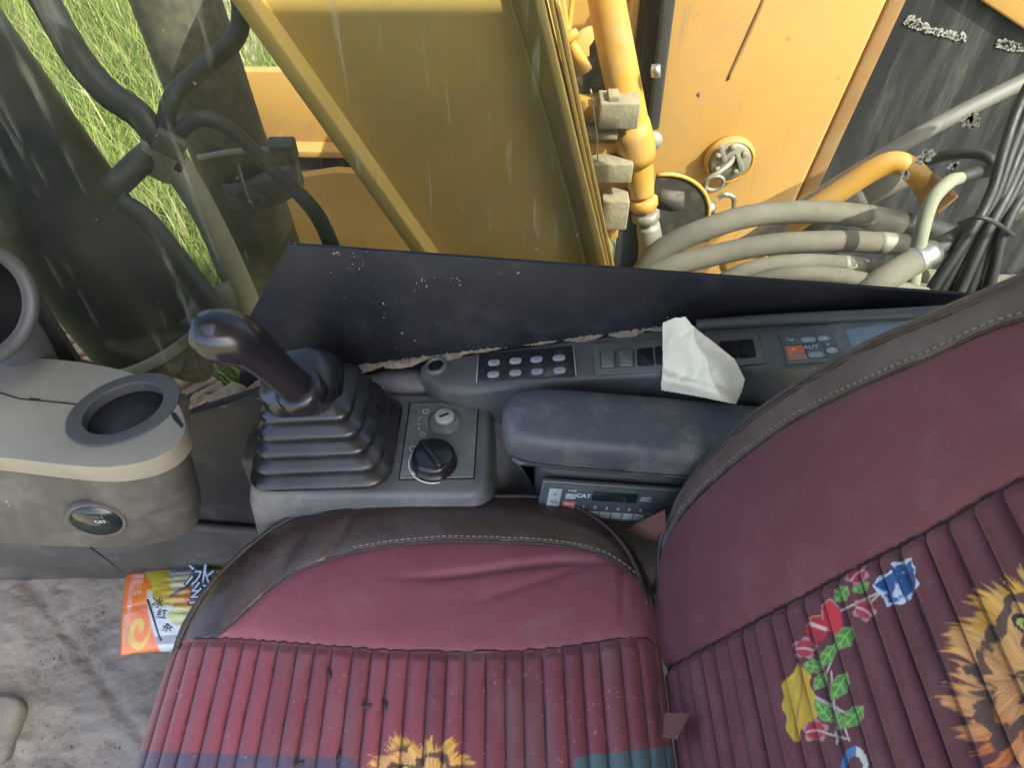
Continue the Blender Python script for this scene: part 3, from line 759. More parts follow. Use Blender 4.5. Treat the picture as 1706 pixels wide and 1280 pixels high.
# hoses of the engine bay
def fer(*a): return a
hose('engine_bay_hose', 'upper beige hose arching across below the tank', [(1070, 455, 1.22, 38), (1105, 415, 1.23, 38), (1180, 380, 1.24, 38), (1262, 358, 1.26, 38), (1360, 353, 1.28, 38), (1440, 360, 1.30, 38), (1500, 370, 1.31, 38)], M['hose_beige'],
     group=None, ferr=[(5, M['ferrule'], 1.05)])
hose('engine_bay_hose', 'end of the upper beige hose coloured black for shade behind the greenish line', [(1480, 366, 1.315, 36), (1520, 374, 1.32, 36), (1570, 388, 1.34, 36), (1640, 420, 1.36, 36)], M['hose_black'])  # black material stands in for the shadow across this hose
hose('engine_bay_hose', 'second beige hose lying just under the upper one', [(1060, 475, 1.16, 38), (1110, 447, 1.17, 36), (1190, 425, 1.18, 36), (1280, 408, 1.19, 36), (1380, 402, 1.20, 36), (1460, 404, 1.21, 36), (1505, 408, 1.22, 36)], M['hose_beige'], ferr=[(5, M['ferrule'], 1.05)])
hose('engine_bay_hose', 'third pale hose half hidden under the second', [(1180, 480, 1.12, 26), (1250, 448, 1.13, 27), (1330, 437, 1.14, 28), (1400, 439, 1.15, 28), (1432, 443, 1.16, 28), (1500, 452, 1.18, 26), (1600, 470, 1.2, 26)], M['hose_beige'], ferr=[(3, M['ferrule'], 1.06)])
hose('engine_bay_hose', 'lowest pale hose peeping over the black sheet', [(1240, 475, 1.05, 24), (1300, 458, 1.05, 26), (1380, 458, 1.05, 28), (1450, 470, 1.05, 28), (1540, 492, 1.06, 28)], M['hose_beige'])
hose('engine_bay_hose', 'thin greenish line bending down in front of the hoses', [(1516, 500, 1.08, 24), (1522, 455, 1.09, 25), (1534, 392, 1.11, 25), (1552, 335, 1.14, 24), (1580, 304, 1.17, 23), (1600, 296, 1.19, 20)], M['hose_green'])
hose('engine_bay_hose', 'tail of the greenish line coloured black for shade, running right', [(1596, 297, 1.19, 22), (1625, 288, 1.21, 22), (1658, 285, 1.25, 20), (1700, 292, 1.28, 20)], M['hose_black'])  # shade on this stretch is given by the black material
yp = hose('engine_bay_pipe', 'bent yellow pipe with an orange clamp above the hoses', [(1210, 455, 1.36, 36), (1275, 405, 1.36, 36), (1330, 366, 1.36, 37), (1400, 318, 1.36, 37), (1455, 283, 1.36, 37), (1490, 271, 1.355, 38), (1518, 282, 1.34, 38), (1545, 312, 1.32, 38), (1565, 340, 1.30, 36)], M['yellow_bright'], 'pipe')
box('clamp', PY(1558, 322, 1.30), (.055, .05, .05), M['ochre'], yp, Matrix.Rotation(.5, 3, 'Y'), bevel=.005)
hose('engine_bay_rod', 'long straight grey rod slanting up to the right', [(1225, 418, 1.42, 26), (1400, 304, 1.46, 26), (1560, 208, 1.49, 26), (1740, 118, 1.52, 26)], M['steel_grey'], 'rod')
hose('engine_bay_rod', 'pale drilled bar under the yellow pipe', [(1195, 432, 1.30, 26), (1260, 396, 1.30, 26), (1310, 372, 1.31, 24)], M['ferrule'], 'rod')
hose('engine_bay_hose', 'beige banded hose behind the bent yellow pipe', [(1330, 405, 1.46, 34), (1390, 352, 1.45, 36), (1440, 327, 1.45, 36), (1480, 308, 1.45, 34), (1520, 290, 1.46, 30)], M['hose_beige'], ferr=[(1, M['ferrule'], 1.15)])
hose('engine_bay_hose', 'thick dusty hose wrapped in torn plastic near the black sheet', [(1420, 505, 1.02, 44), (1470, 468, 1.04, 46), (1520, 437, 1.08, 44), (1552, 420, 1.11, 42)], M['hose_beige'], ferr=[(2, M['chrome'], 1.05)])
hose('engine_bay_hose', 'continuation of the plastic wrapped hose coloured black for shade', [(1548, 422, 1.11, 34), (1590, 398, 1.14, 32), (1640, 372, 1.18, 32), (1720, 340, 1.22, 32)], M['hose_black'])  # shaded stretch of the hose, darkened by its material
hose('engine_bay_hose', 'slim rusty line crossing the upper right bulkhead', [(1540, 270, 1.50, 17), (1580, 258, 1.48, 18), (1625, 256, 1.45, 18), (1652, 268, 1.42, 18), (1660, 300, 1.40, 18), (1650, 350, 1.38, 18)], M['hose_black'])
cb = thing('cable_bundle', 'dark cable bundle fastened with a tie at far right', 'cables', PY(1560, 480, 1.08))
rnd = random.Random(12)
for i in range(7):
    o = i - 3
    pxtube('cable', [(1520 + i * 18, 540, 1.06 + .01 * (i % 3), 20), (1560 + i * 15, 470, 1.08 + .012 * (i % 3), 20), (1618 + i * 9, 385, 1.12 + .012 * (i % 3), 18), (1652 + i * 9, 320, 1.17, 18), (1672 + i * 13, 250, 1.22, 18), (1700 + i * 18, 170, 1.28, 18), (1760 + i * 18, 60, 1.34, 18)], M['cable_black_shaded' if i != 3 else 'hose_black'], cb, 12)
pxtube('cable_tie', [(1598, 372, 1.11, 7), (1630, 362, 1.085, 8), (1660, 372, 1.085, 8), (1688, 392, 1.11, 8)], M['hose_black'], cb, 8)
for i, (u, v, n, sp) in enumerate(((1618, 200, 60, 17), (1540, 262, 60, 15), (1508, 290, 26, 9), (1590, 276, 22, 10))):
    rnd = random.Random(70 + i); parts = []
    for q in range(n):
        a = rnd.uniform(0, 6.3); r = rnd.random() * sp
        p = PY(u + math.cos(a) * r * (1.5 if i == 1 else 1) + (.0 if i != 1 else 0), v - (math.cos(a) * r * .9 if i == 1 else 0) + math.sin(a) * r * .8, WY + .0186)
        s = rnd.uniform(.0012, .0034)
        parts.append(box_data(p, (s, .0012, s * rnd.uniform(.6, 1.6)), Matrix.Rotation(rnd.uniform(0, 3), 3, 'Y')))
    o = multi('mud_spatter', parts, M['spatter'], pane, smooth=False); o['kind'] = 'stuff'

# ---------------------------------------------------------------- meadow grass
def grass(name, label, n, region, hmin, hmax, seed, cols):
    rs = np.random.RandomState(seed)
    X, Yy = region(rs, n)
    n = len(X)
    H = rs.uniform(hmin, hmax, n); A = rs.uniform(0, 2 * np.pi, n); W = rs.uniform(.0025, .0075, n)
    LE = rs.uniform(.15, .95, n) * H
    V = np.zeros((n, 9, 3)); C = np.zeros((n, 9, 4)); C[:, :, 3] = 1
    sx, sy = -np.sin(A), np.cos(A)
    for k in range(5):
        t = k / 4
        cx = X + np.cos(A) * LE * t ** 1.8; cyy = Yy + np.sin(A) * LE * t ** 1.8
        cz = GZ + H * t * (1 - .28 * t * (LE / H))
        w = W * (1 - t ** 1.5) 
        if k < 4:
            V[:, 2 * k] = np.stack([cx - sx * w, cyy - sy * w, cz], 1); V[:, 2 * k + 1] = np.stack([cx + sx * w, cyy + sy * w, cz], 1)
        else:
            V[:, 8] = np.stack([cx, cyy, cz], 1)
    ci = rs.randint(0, len(cols), n); base = np.array(cols)[ci] * rs.uniform(.75, 1.2, (n, 1))
    C[:, :, :3] = base[:, None, :]
    Fq = [(0, 1, 3, 2), (2, 3, 5, 4), (4, 5, 7, 6), (6, 7, 8)]
    faces = []
    for i in range(n):
        o = i * 9
        for f in Fq: faces.append(tuple(o + q for q in f))
    me = bpy.data.meshes.new(name)
    me.from_pydata(V.reshape(-1, 3).tolist(), [], faces)
    at = me.color_attributes.new('Col', 'FLOAT_COLOR', 'POINT')
    at.data.foreach_set('color', C.reshape(-1).astype(np.float32))
    o = link(name, me, M['blade'])
    return tag(o, label, 'grass', kind='stuff')
mb = bpy.data.materials.new('grass_blade'); mb.use_nodes = True
nt = mb.node_tree; nb = nt.nodes['Principled BSDF']
va = nt.nodes.new('ShaderNodeVertexColor'); va.layer_name = 'Col'
nt.links.new(va.outputs[0], nb.inputs['Base Color']); nb.inputs['Roughness'].default_value = .5
tl = nt.nodes.new('ShaderNodeBsdfTranslucent'); nt.links.new(va.outputs[0], tl.inputs[0])
ms = nt.nodes.new('ShaderNodeMixShader'); ms.inputs[0].default_value = .45
nt.links.new(nb.outputs[0], ms.inputs[1]); nt.links.new(tl.outputs[0], ms.inputs[2])
nt.links.new(ms.outputs[0], nt.nodes['Material Output'].inputs['Surface'])
M['blade'] = mb
def reg(rs, n):
    u = rs.uniform(-60, 560, n); v = rs.uniform(-60, 760, n)
    a = (u - 853) / FPX; b = (640 - v) / FPX
    dy = CP + SP * b; dz = -SP + CP * b
    t = (GZ - CAM.z) / dz
    X, Yv = a * t, dy * t
    cl_ = np.sin(X * 3.1 + 1) * np.sin(Yv * 2.7) + .6 * np.sin(X * 7.3 + Yv * 5.1)
    k = (Yv > 1.2) & (Yv < 9) & (rs.rand(len(X)) < .55 + .45 * (cl_ > -.35))
    return X[k], Yv[k]
GC = [(.24, .36, .06), (.31, .42, .08), (.17, .28, .05), (.42, .47, .12), (.27, .39, .09), (.50, .47, .20), (.10, .17, .03), (.55, .48, .26), (.07, .12, .025)]
grass('grass', 'tall bright green meadow grass beyond the machine', 52000, reg, .16, .55, 5, GC)
def reg2(rs, n):
    X = rs.uniform(-9, 3, n); Yv = rs.uniform(2.5, 11, n)
    return X, Yv
grass('grass', 'long seed stalks standing out of the meadow grass', 6000, reg2, .4, .8, 9, GC)
# ---------------------------------------------------------------- numpy noise for the printed covers
def hash2(ix, iy, s):
    h = np.sin(ix * 127.1 + iy * 311.7 + s * 74.7) * 43758.5453
    return h - np.floor(h)
def vnoise(x, y, s=0):
    ix, iy = np.floor(x), np.floor(y); fx, fy = x - ix, y - iy
    fx = fx * fx * (3 - 2 * fx); fy = fy * fy * (3 - 2 * fy)
    a = hash2(ix, iy, s); b = hash2(ix + 1, iy, s); c = hash2(ix, iy + 1, s); d = hash2(ix + 1, iy + 1, s)
    return (a * (1 - fx) + b * fx) * (1 - fy) + (c * (1 - fx) + d * fx) * fy
def fbm(x, y, s=0, o=4):
    r = 0; a = .5
    for k in range(o):
        r = r + a * vnoise(x * 2 ** k, y * 2 ** k, s + k); a *= .5
    return r
def blend(C, mask, col):
    m = np.clip(mask, 0, 1)[:, None]
    return C * (1 - m) + np.array(col) * m
def sstep(a, b, x):
    t = np.clip((x - a) / (b - a), 0, 1)
    return t * t * (3 - 2 * t)
def seg_dist(u, v, a, b):
    ax, ay = a; bx, by = b
    dx, dy = bx - ax, by - ay
    t = np.clip(((u - ax) * dx + (v - ay) * dy) / (dx * dx + dy * dy), 0, 1)
    return np.hypot(u - ax - t * dx, v - ay - t * dy)
def ell(u, v, cx, cy, rx, ry, ang):
    c, s = math.cos(ang), math.sin(ang)
    x = (u - cx) * c + (v - cy) * s; y = -(u - cx) * s + (v - cy) * c
    return np.hypot(x / rx, y / ry), x / rx, y / ry
def inpoly(u, v, poly):
    ins = np.zeros(len(u), bool); n = len(poly)
    for i in range(n):
        x1, y1 = poly[i]; x2, y2 = poly[(i + 1) % n]
        c = ((y1 > v) != (y2 > v)) & (u < (x2 - x1) * (v - y1) / (y2 - y1 + 1e-9) + x1)
        ins ^= c
    return ins
def tiger(C, u, v, cx, cy, R, seed):
    """a printed tiger head: spiky ruff of fur, dark stripes, pale cheeks"""
    dx, dy = u - cx, v - cy
    r = np.hypot(dx, dy) / R; th = np.arctan2(dy, dx)
    sw = th + .30 * np.sin(r * 5 + 2 * th) * .4
    tuft = vnoise(sw * 5 + 10, r * 0 + 1.3, seed) * .20
    spike = np.abs(2 * vnoise(sw * 15 + 40, r * 1.5, seed) - 1) * .22 + np.abs(2 * vnoise(sw * 33 + 90, r * 2, seed + 1) - 1) * .14
    m = sstep(1.05, .98, r + spike * 1.2 + tuft - .10)
    hair = vnoise(sw * 26 + 60, r * 3.5, seed + 2) * .55 + vnoise(sw * 62 + 120, r * 6, seed + 3) * .45
    ora = np.array((.62, .17, .035)); yel = np.array((.66, .37, .05)); pale = np.array((.68, .40, .20)); dark = np.array((.045, .024, .030))
    f = np.clip(.42 - dy / (R * 1.3) + .5 * (fbm(sw * 2.2 + 20, r * 2, seed + 9) - .45), 0, 1)[:, None]
    col = yel * f + ora * (1 - f)
    pk = sstep(.40, .62, fbm(dx / R * 2.0 + 5, dy / R * 2.0 + 5, seed + 4) + .16 * sstep(.9, .3, r))[:, None]
    col = col * (1 - pk * .45) + pale * pk * .45
    col = col * (.50 + .85 * np.clip(hair, 0, 1))[:, None]
    st = .5 + .5 * np.sin(r * 15 + 5 * fbm(sw * 2.4 + 8, r * 2 + 2, seed + 6, 3) * 2.2) - .55 * vnoise(sw * 4 + 33, r * 2.2, seed + 12)
    stripe = (sstep(.40, .52, st + .45 * (hair - .5)) * sstep(.90, .78, r))[:, None]
    col = col * (1 - stripe * .90) + dark * stripe * .90
    d, x, y = ell(u, v, cx - .20 * R, cy - .44 * R, .10 * R, .05 * R, .5)
    col = np.where((d < 1.5)[:, None], dark, col); col = np.where((d < .95)[:, None], np.array((.50, .52, .09)), col); col = np.where((np.hypot(x, y * .5) < .3)[:, None], dark, col)
    return C * (1 - m[:, None]) + col * m[:, None]
def leaf(C, u, v, a, b, w):
    ang = math.atan2(b[1] - a[1], b[0] - a[0]); L = math.hypot(b[0] - a[0], b[1] - a[1]) / 2
    d, x, y = ell(u, v, (a[0] + b[0]) / 2, (a[1] + b[1]) / 2, L, w, ang)
    d = np.abs(y) + x * x * .95 + .12 * np.sin(x * 9) * np.abs(y)
    C = blend(C, sstep(1.10, 1.0, d), (.20, .28, .12))
    g = .75 + .5 * np.sin(x * 9 + np.abs(y) * 4)
    C = blend(C, sstep(.90, .82, d), (.075, .25, .035))
    C = blend(C, sstep(.85, .75, d) * sstep(.9, 1.15, g), (.20, .42, .075))
    return blend(C, sstep(.10, .04, np.abs(y)) * (d < .8), (.32, .50, .16))
def bud(C, u, v, c, r, ang):
    d, x, y = ell(u, v, c[0], c[1], r * 1.1, r, ang)
    C = blend(C, sstep(1.2, 1.05, d + .2 * np.sin(np.arctan2(y, x) * 5)), (.42, .22, .21))
    C = blend(C, sstep(.98, .85, d), (.40, .030, .055))
    return blend(C, sstep(.16, .06, np.abs(y - .25 * x * x)) * (d < .9), (.62, .40, .38))
def flowers(C, u, v):
    for a, b in (((1345, 1045), (1470, 985)), ((1470, 985), (1440, 1015)), ((1385, 1120), (1395, 1240)), ((1310, 1140), (1390, 1180)), ((1395, 1180), (1415, 1235)), ((1356, 1160), (1410, 1190)), ((1378, 1120), (1392, 1085)), ((1360, 1218), (1410, 1232))):
        C = blend(C, sstep(2.2, 1.2, seg_dist(u, v, a, b)), (.46, .42, .36))
    for a, b, w in (((1392, 1003), (1412, 978), 12), ((1420, 985), (1448, 972), 10), ((1393, 1082), (1420, 1045), 15), ((1366, 1112), (1392, 1074), 11), ((1338, 1108), (1372, 1114), 11), ((1357, 1150), (1376, 1122), 10), ((1386, 1166), (1412, 1122), 14), ((1358, 1168), (1384, 1204), 12), ((1392, 1185), (1402, 1216), 9), ((1406, 1212), (1438, 1178), 14)):
        C = leaf(C, u, v, a, b, w)
    for c, r, an in (((1427, 957), 15, -.7), ((1440, 1017), 15, .5), ((1341, 1081), 15, .1), ((1358, 1218), 16, .0)):
        C = bud(C, u, v, c, r, an)
    # red rose
    for cx, cy, rx, ry, an, col in ((1362, 1048, 20, 24, .2, (.42, .018, .03)), (1386, 1028, 17, 30, -.25, (.55, .025, .04))):
        d, x, y = ell(u, v, cx, cy, rx, ry, an)
        d = d + .05 * np.sin(np.arctan2(y, x) * 6)
        C = blend(C, sstep(1.0, .92, d), col)
        C = blend(C, sstep(.99, .93, d) * sstep(.86, .93, d) * (y < 0), (.62, .34, .33))
    C = blend(C, sstep(4, 2.5, seg_dist(u, v, (1350, 1040), (1375, 1049))), (.70, .45, .42))
    # yellow rose
    pl = [(1331, 1106), (1350, 1128), (1355, 1160), (1362, 1192), (1340, 1210), (1328, 1238), (1318, 1236), (1308, 1200), (1303, 1160), (1306, 1138), (1318, 1122)]
    m = inpoly(u + 3 * np.sin(v / 6), v, pl)
    y2 = np.array((.52, .36, .03)) * (.75 + .5 * fbm(u / 9, v / 26, 4))[:, None] + np.array((.10, .02, 0)) * sstep(.45, .6, fbm(u / 8, v / 40, 9))[:, None]
    C = np.where(m[:, None], y2, C)
    C = blend(C, sstep(3, 1, np.abs(u - 1331 - 5 * np.sin(v / 25))) * m * .8, (.36, .16, .02))
    # blue rose with a white edge
    pl = [(1452, 974), (1484, 950), (1486, 940), (1520, 931), (1524, 950), (1530, 972), (1522, 990), (1512, 1004), (1480, 1011), (1466, 992)]
    m = inpoly(u + 2 * np.sin(v / 4), v + 2 * np.sin(u / 4), pl)
    e = np.minimum.reduce([seg_dist(u, v, pl[i], pl[(i + 1) % len(pl)]) for i in range(len(pl))])
    bw = sstep(.50, .66, fbm(u / 13, v / 13, 21) + sstep(7, 1, e) * .40)[:, None]
    bc = np.array((.012, .075, .24)) * (1 - bw) + np.array((.52, .58, .66)) * bw
    C = np.where(m[:, None], bc, C)
    C = blend(C, sstep(3, 1.5, seg_dist(u, v, (1486, 945), (1512, 1003))) * m, (.01, .03, .12))
    # blue and white ring at the lower edge
    d, x, y = ell(u, v, 1424, 1286, 22, 40, .0)
    rg = (np.abs(d - .85) < .20)
    C = np.where(rg[:, None], np.where((x > .1)[:, None], np.array((.60, .58, .54)), np.array((.05, .18, .42))), C)
    return C

BURG = np.array((.200, .050, .068))
def grid_part(name, P, C, keep, m, parent, U, W):
    """P (U*W,3) grid points; keep: boolean per quad -> mesh of those quads only"""
    idx = np.arange(U * W).reshape(U, W)
    q = np.stack([idx[:-1, :-1], idx[1:, :-1], idx[1:, 1:], idx[:-1, 1:]], -1).reshape(-1, 4)[keep.reshape(-1)]
    used, inv = np.unique(q, return_inverse=True)
    q = inv.reshape(-1, 4)
    me = bpy.data.meshes.new(name)
    me.vertices.add(len(used)); me.vertices.foreach_set('co', P[used].reshape(-1).astype(np.float32))
    me.loops.add(len(q) * 4); me.loops.foreach_set('vertex_index', q.reshape(-1).astype(np.int32))
    me.polygons.add(len(q)); me.polygons.foreach_set('loop_start', (np.arange(len(q)) * 4).astype(np.int32))
    me.update(calc_edges=True); me.validate()
    at = me.color_attributes.new('Col', 'FLOAT_COLOR', 'POINT')
    cc = np.ones((len(used), 4), np.float32); cc[:, :3] = C[used]
    at.data.foreach_set('color', cc.reshape(-1))
    return link(name, me, m, parent)
def interp(xs, ys, x):
    """smooth 1-D interpolation through the given points"""
    xs = np.array(xs); ys = np.array(ys); o = np.argsort(xs); xs, ys = xs[o], ys[o]
    q = np.array(catmull([[a, b] for a, b in zip(xs, ys)], 20))
    return np.interp(x, q[:, 0], q[:, 1])
def dashes(pts, nrm, step, ln, wd, mname, parent, name, skip=.0, seed=1):
    rnd = random.Random(seed); parts = []; acc = 0
    for a, b in zip(pts[:-1], pts[1:]):
        L = (b - a).length
        if L < 1e-6: continue
        t = (b - a) / L
        while acc < L:
            if rnd.random() > skip:
                s = t.cross(nrm).normalized()
                R = Matrix((t, s, nrm)).transposed()
                parts.append(box_data(a + t * acc + nrm * wd * .3, (ln, wd, wd), R))
            acc += step
        acc -= L
    o = multi(name, parts, mname, parent, smooth=False)
    o['kind'] = 'stuff'
    return o

# ---------------------------------------------------------------- operator's seat
seat = thing('operator_seat', 'burgundy quilted operator seat with printed tiger and roses', 'seat', (-.1, .2, 0))
# --- cushion as a fine height field
xs = np.arange(-.412, .1841, .0012)
ys = np.concatenate([np.arange(-.15, .15, .006), np.arange(.15, .546, .0015)])
X, Yg = np.meshgrid(xs, ys, indexing='ij'); U, W = X.shape
xf, yf = X.ravel(), Yg.ravel()
XC, YC, HX, HY = -.112, .205, .276, .322
RR = np.where((xf < XC) & (yf > YC), .225, .15)
fx = HX + 0 * yf
qx = np.abs(xf - XC) - (HX - RR); qy = np.abs(yf - YC) - (HY - RR)
sd = np.hypot(np.maximum(qx, 0), np.maximum(qy, 0)) + np.minimum(np.maximum(qx, qy), 0) - RR
ysm = interp([-.40, -.36, -.315, -.238, -.105, .067, .145, .18], [.24, .29, .345, .416, .446, .440, .405, .37], xf)
yqm = interp([-.42, -.315, -.20, -.105, .03, .15, .19], [.350, .344, .331, .324, .326, .343, .348], xf)
ysm = np.maximum(ysm, yqm)
m_border = (yf > ysm); m_quilt = (yf <= yqm); m_plain = ~(m_border | m_quilt)
top = .525 - .030 * ((xf - XC) / HX) ** 2 * (xf < XC) + .012 * sstep(.10, .30, np.abs(yf - YC))
# rounded edge
Rr = .052
e = np.clip(sd + Rr, 0, None)
drop = Rr - np.sqrt(np.maximum(Rr ** 2 - np.minimum(e, Rr) ** 2, 0))
wall = np.clip(sd, 0, None) * 9.0
z = top - drop - np.minimum(wall, .14)
# quilting: soft rolls between stitched seams, fanning slightly
cxn = xf + (.345 - yf) * (.06 * (xf - .10))
per = .0200
ph = (cxn + .0012 * np.sin(cxn * 90) - .152) / per
fr = np.abs(ph - np.round(ph)) * 2          # 0 at the seam, 1 on the crest
roll = np.sqrt(np.clip(1 - (1 - fr) ** 2, 0, 1))
fade = sstep(0, .014, yqm - yf)
z += np.where(m_quilt, (.0088 * (.72 + .45 * hash2(np.floor(ph + 0), 0 * ph + 3, 2)) * roll * (.25 + .75 * fade) - .0055) * sstep(.012, -.02, sd), 0)
z += np.where(m_quilt, .0012 * (vnoise(xf * 60, yf * 25, 3) - .5), 0)
# plain panel: slightly puffed, with the pulled creases below the border seam
pw = np.clip((yf - yqm) / np.maximum(ysm - yqm, 1e-3), 0, 1)
z += np.where(m_plain, .007 * np.sqrt(np.clip(4 * pw * (1 - pw), 0, 1)) - .003, 0)
cr1 = np.exp(-((yf - (.412 + .010 * np.sin((xf + .02) * 16))) / .0055) ** 2) * sstep(-.16, -.04, xf) * sstep(.13, .05, xf)
cr2 = np.exp(-((xf - .118 - .15 * (yf - .36)) / .006) ** 2) * m_plain * sstep(.34, .37, yf)
cr3 = np.exp(-((yf - .395 - .35 * (xf - .02)) / .006) ** 2) * sstep(-.06, .0, xf) * sstep(.12, .06, xf)
z -= np.where(m_plain, .0045 * cr1 + .0028 * cr2 + .0018 * cr3, 0)
z += np.where(m_plain, .003 * (fbm(xf * 14, yf * 18, 8) - .47), 0)
# border bolster with wrinkles
bw = np.clip((yf - ysm) / .07, 0, 1)
z += np.where(m_border, .010 * np.sqrt(np.clip(bw * (2 - bw), 0, 1)) - .003 + .0030 * (fbm(xf * 26, (yf - ysm) * 20, 31) - .47), 0)
z -= np.where(m_border, .0022 * np.exp(-((xf + .26 - .4 * (yf - .42)) / .010) ** 2) + .0018 * np.exp(-((xf + .215 - .5 * (yf - .42)) / .007) ** 2), 0)
# the rim under the piping
z -= .0028 * np.exp(-((sd + .010) / .0022) ** 2) * (yf > .30)
P = np.stack([xf, yf, z], 1)
u, v = project(P)
C = np.tile(np.array((.182, .042, .057)), (len(xf), 1))
C = C * (1 + .20 * sstep(.05, -.3, xf)[:, None])  # front of the cushion lighter, soft daylight put into the colour
C *= (1 + .35 * (fbm(xf * 7, yf * 7, 2)[:, None] - .45))
C *= np.where(m_quilt, .88 + .24 * hash2(np.floor(ph), 0 * ph + 1, 9), 1)[:, None]
gr = sstep(.50, .68, fbm(xf * 30, yf * 9, 44)) * m_quilt * .30
C = C * (1 - gr[:, None]) + np.array((.16, .10, .095)) * gr[:, None]
wv = 5 * (fbm(u / 30, v / 30, 3) - .45)
teal = (u + wv * 3 > 955) & (v + wv + (u - 955) * .12 > 1264) & m_quilt
blue = (u + wv * 6 - (v - 1250) * .3 < 588) & (v + wv - (u - 400) * .03 > 1258) & m_quilt
C[teal] = C[teal] * .25 + np.array((.020, .115, .120)); C[blue] = C[blue] * .25 + np.array((.030, .045, .080))
C = np.where(m_quilt[:, None], tiger(C, u, v, 705, 1340, 122, 11), C)
C = np.where((m_quilt & (fr < .11))[:, None], C * .45, C)
sp = (hash2(np.floor(xf / .0014), np.floor(yf / .0016), 5) > (.9975 - .010 * sstep(-.05, .06, xf))) & m_quilt & (fbm(xf * 20, yf * 20, 6) > .45)
C[sp] = C[sp] * .5 + np.array((.22, .17, .165))
def quads(mk):
    g = mk.reshape(U, W)
    return g[:-1, :-1] | False
inside = (sd < .018)
qd = lambda mk: (mk & inside).reshape(U, W)[:-1, :-1]
cush = grid_part('cushion', P, C, qd(m_quilt), M['fabric'], seat, U, W)
cush['label'] = 'flat seat cushion with quilted rolls running across'
grid_part('plain_panel', P, C, qd(m_plain), M['fabric'], cush, U, W)
bo = grid_part('leather_border', P, C, qd(m_border), M['leather'], cush, U, W)
bo['label'] = 'shiny dark brown leather border round the cushion'
def zat(x, y):
    i = np.clip(np.searchsorted(xs, x), 1, len(xs) - 1); j = np.clip(np.searchsorted(ys, y), 1, len(ys) - 1)
    return float(z.reshape(U, W)[i, j])
def rim(off, t):
    """point on the rounded outline, t in 0..1 running round the far half from front to back"""
    pts = []
    for (cx_, cy_, a0_, a1_, r_c) in ((XC - HX + .225, YC + HY - .225, math.pi, math.pi / 2, .225), (XC + HX - .15, YC + HY - .15, math.pi / 2, 0, .15)):
        for k in range(25):
            a = a0_ + (a1_ - a0_) * k / 24
            pts.append((cx_ + (r_c - off) * math.cos(a), cy_ + (r_c - off) * math.sin(a)))
    return pts
pp = [Vector((x, y, zat(x, y) + .0008)) for x, y in rim(.016, 0)]
tube('piping', pp[3:], .0032, M['piping'], cush, 8, 0)
pp2 = [Vector((x, y, zat(x, y) + .0004)) for x, y in rim(.004, 0)]
tube('piping', pp2[3:], .0026, M['piping'], cush, 8, 0)
sx_ = np.linspace(-.30, .150, 90); sy_ = interp([-.40, -.36, -.315, -.238, -.105, .067, .145, .18], [.24, .29, .345, .416, .446, .440, .405, .37], sx_)
sl = [Vector((x, y + .0045, zat(x, y + .0045) + .0008)) for x, y in zip(sx_, sy_)]
dashes([p for p in sl if p.x > -.18], Vector((0, 0, 1)), .0068, .0042, .0013, M['thread'], cush, 'stitching')
tube('seam_line', [Vector((x, y, zat(x, y) + .0005)) for x, y in zip(sx_, sy_)], .0013, M['piping'], cush, 6, 0)
qx_ = np.linspace(-.345, .150, 120); qy_ = interp([-.42, -.315, -.20, -.105, .03, .15, .19], [.350, .344, .331, .324, .326, .343, .348], qx_)
tube('seam_line', [Vector((x, y, zat(x, y - .001) + .0002)) for x, y in zip(qx_, qy_)], .0012, M['thread_dark'], cush, 6, 0)
# lower shell and pedestal under the cushion
loft('seat_pan', [rring((XC, YC, h), hx, hy, .10) for h, hx, hy in ((.30, .22, .26), (.34, .25, .29), (.40, .262, .305))], M['console_dark'], seat)
loft('pedestal', [rring((XC, YC, h), .16, .17, .04) for h in (0.0, .30)], M['console_dark'], seat)

# --- backrest on a plane leaning back 22 degrees
EH = Vector((math.sin(math.radians(22)), 0, math.cos(math.radians(22)))); EN = Vector((-EH.z, 0, EH.x)); BO = Vector((.170, 0, .52))
def bk_sh(u, v):
    p = PP(u, v, BO, EN); return p.y, (p - BO).dot(EH)
edge = [bk_sh(u, v) for u, v in ((1093, 940), (1094, 905), (1106, 860), (1150, 780), (1250, 680), (1400, 580), (1550, 508), (1706, 440))]
eh = [-.10, -.05] + [p[1] for p in edge] + [.60, .66, .70, .72]
ey_ = [.40, .418] + [p[0] for p in edge] + [.355, .325, .27, .21]
seam = [bk_sh(u, v) for u, v in ((1092, 985), (1100, 925), (1135, 858), (1200, 792), (1300, 715), (1400, 660), (1550, 595), (1706, 535))]
sh_ = [-.10] + [p[1] for p in seam] + [.60, .68, .72]
ss_ = [seam[0][0] - .03] + [p[0] for p in seam] + [.27, .22, .18]
qb = [bk_sh(u, v) for u, v in ((1108, 1112), (1250, 1036), (1400, 956), (1550, 877), (1706, 790))]
qh = [-.10] + [p[1] for p in qb] + [.66, .74]
qs = [qb[0][0] + .01] + [p[0] for p in qb] + [qb[-1][0] - .03, qb[-1][0] - .05]
hs_ = np.concatenate([np.arange(-.07, .44, .00085), np.arange(.44, .72, .006)])
ts_ = np.concatenate([np.arange(-.14, .08, .006), np.arange(.08, .34, .00075), np.arange(.34, .512, .0020)])
H, T = np.meshgrid(hs_, ts_, indexing='ij'); U2, W2 = H.shape
hf, tf = H.ravel(), T.ravel()
yed = interp(eh, ey_, hf); ysb = interp(sh_, ss_, hf); yqb = interp(qh, qs, hf)
mir = YC
tm = mir + np.abs(tf - mir)                   # mirrored about the middle of the seat
sdb = tm - yed
mb_border = tm > ysb; mb_quilt = (tm <= yqb); mb_plain = ~(mb_border | mb_quilt)
off = .0 * hf
Rb = .020
e = np.clip(sdb + Rb, 0, None)
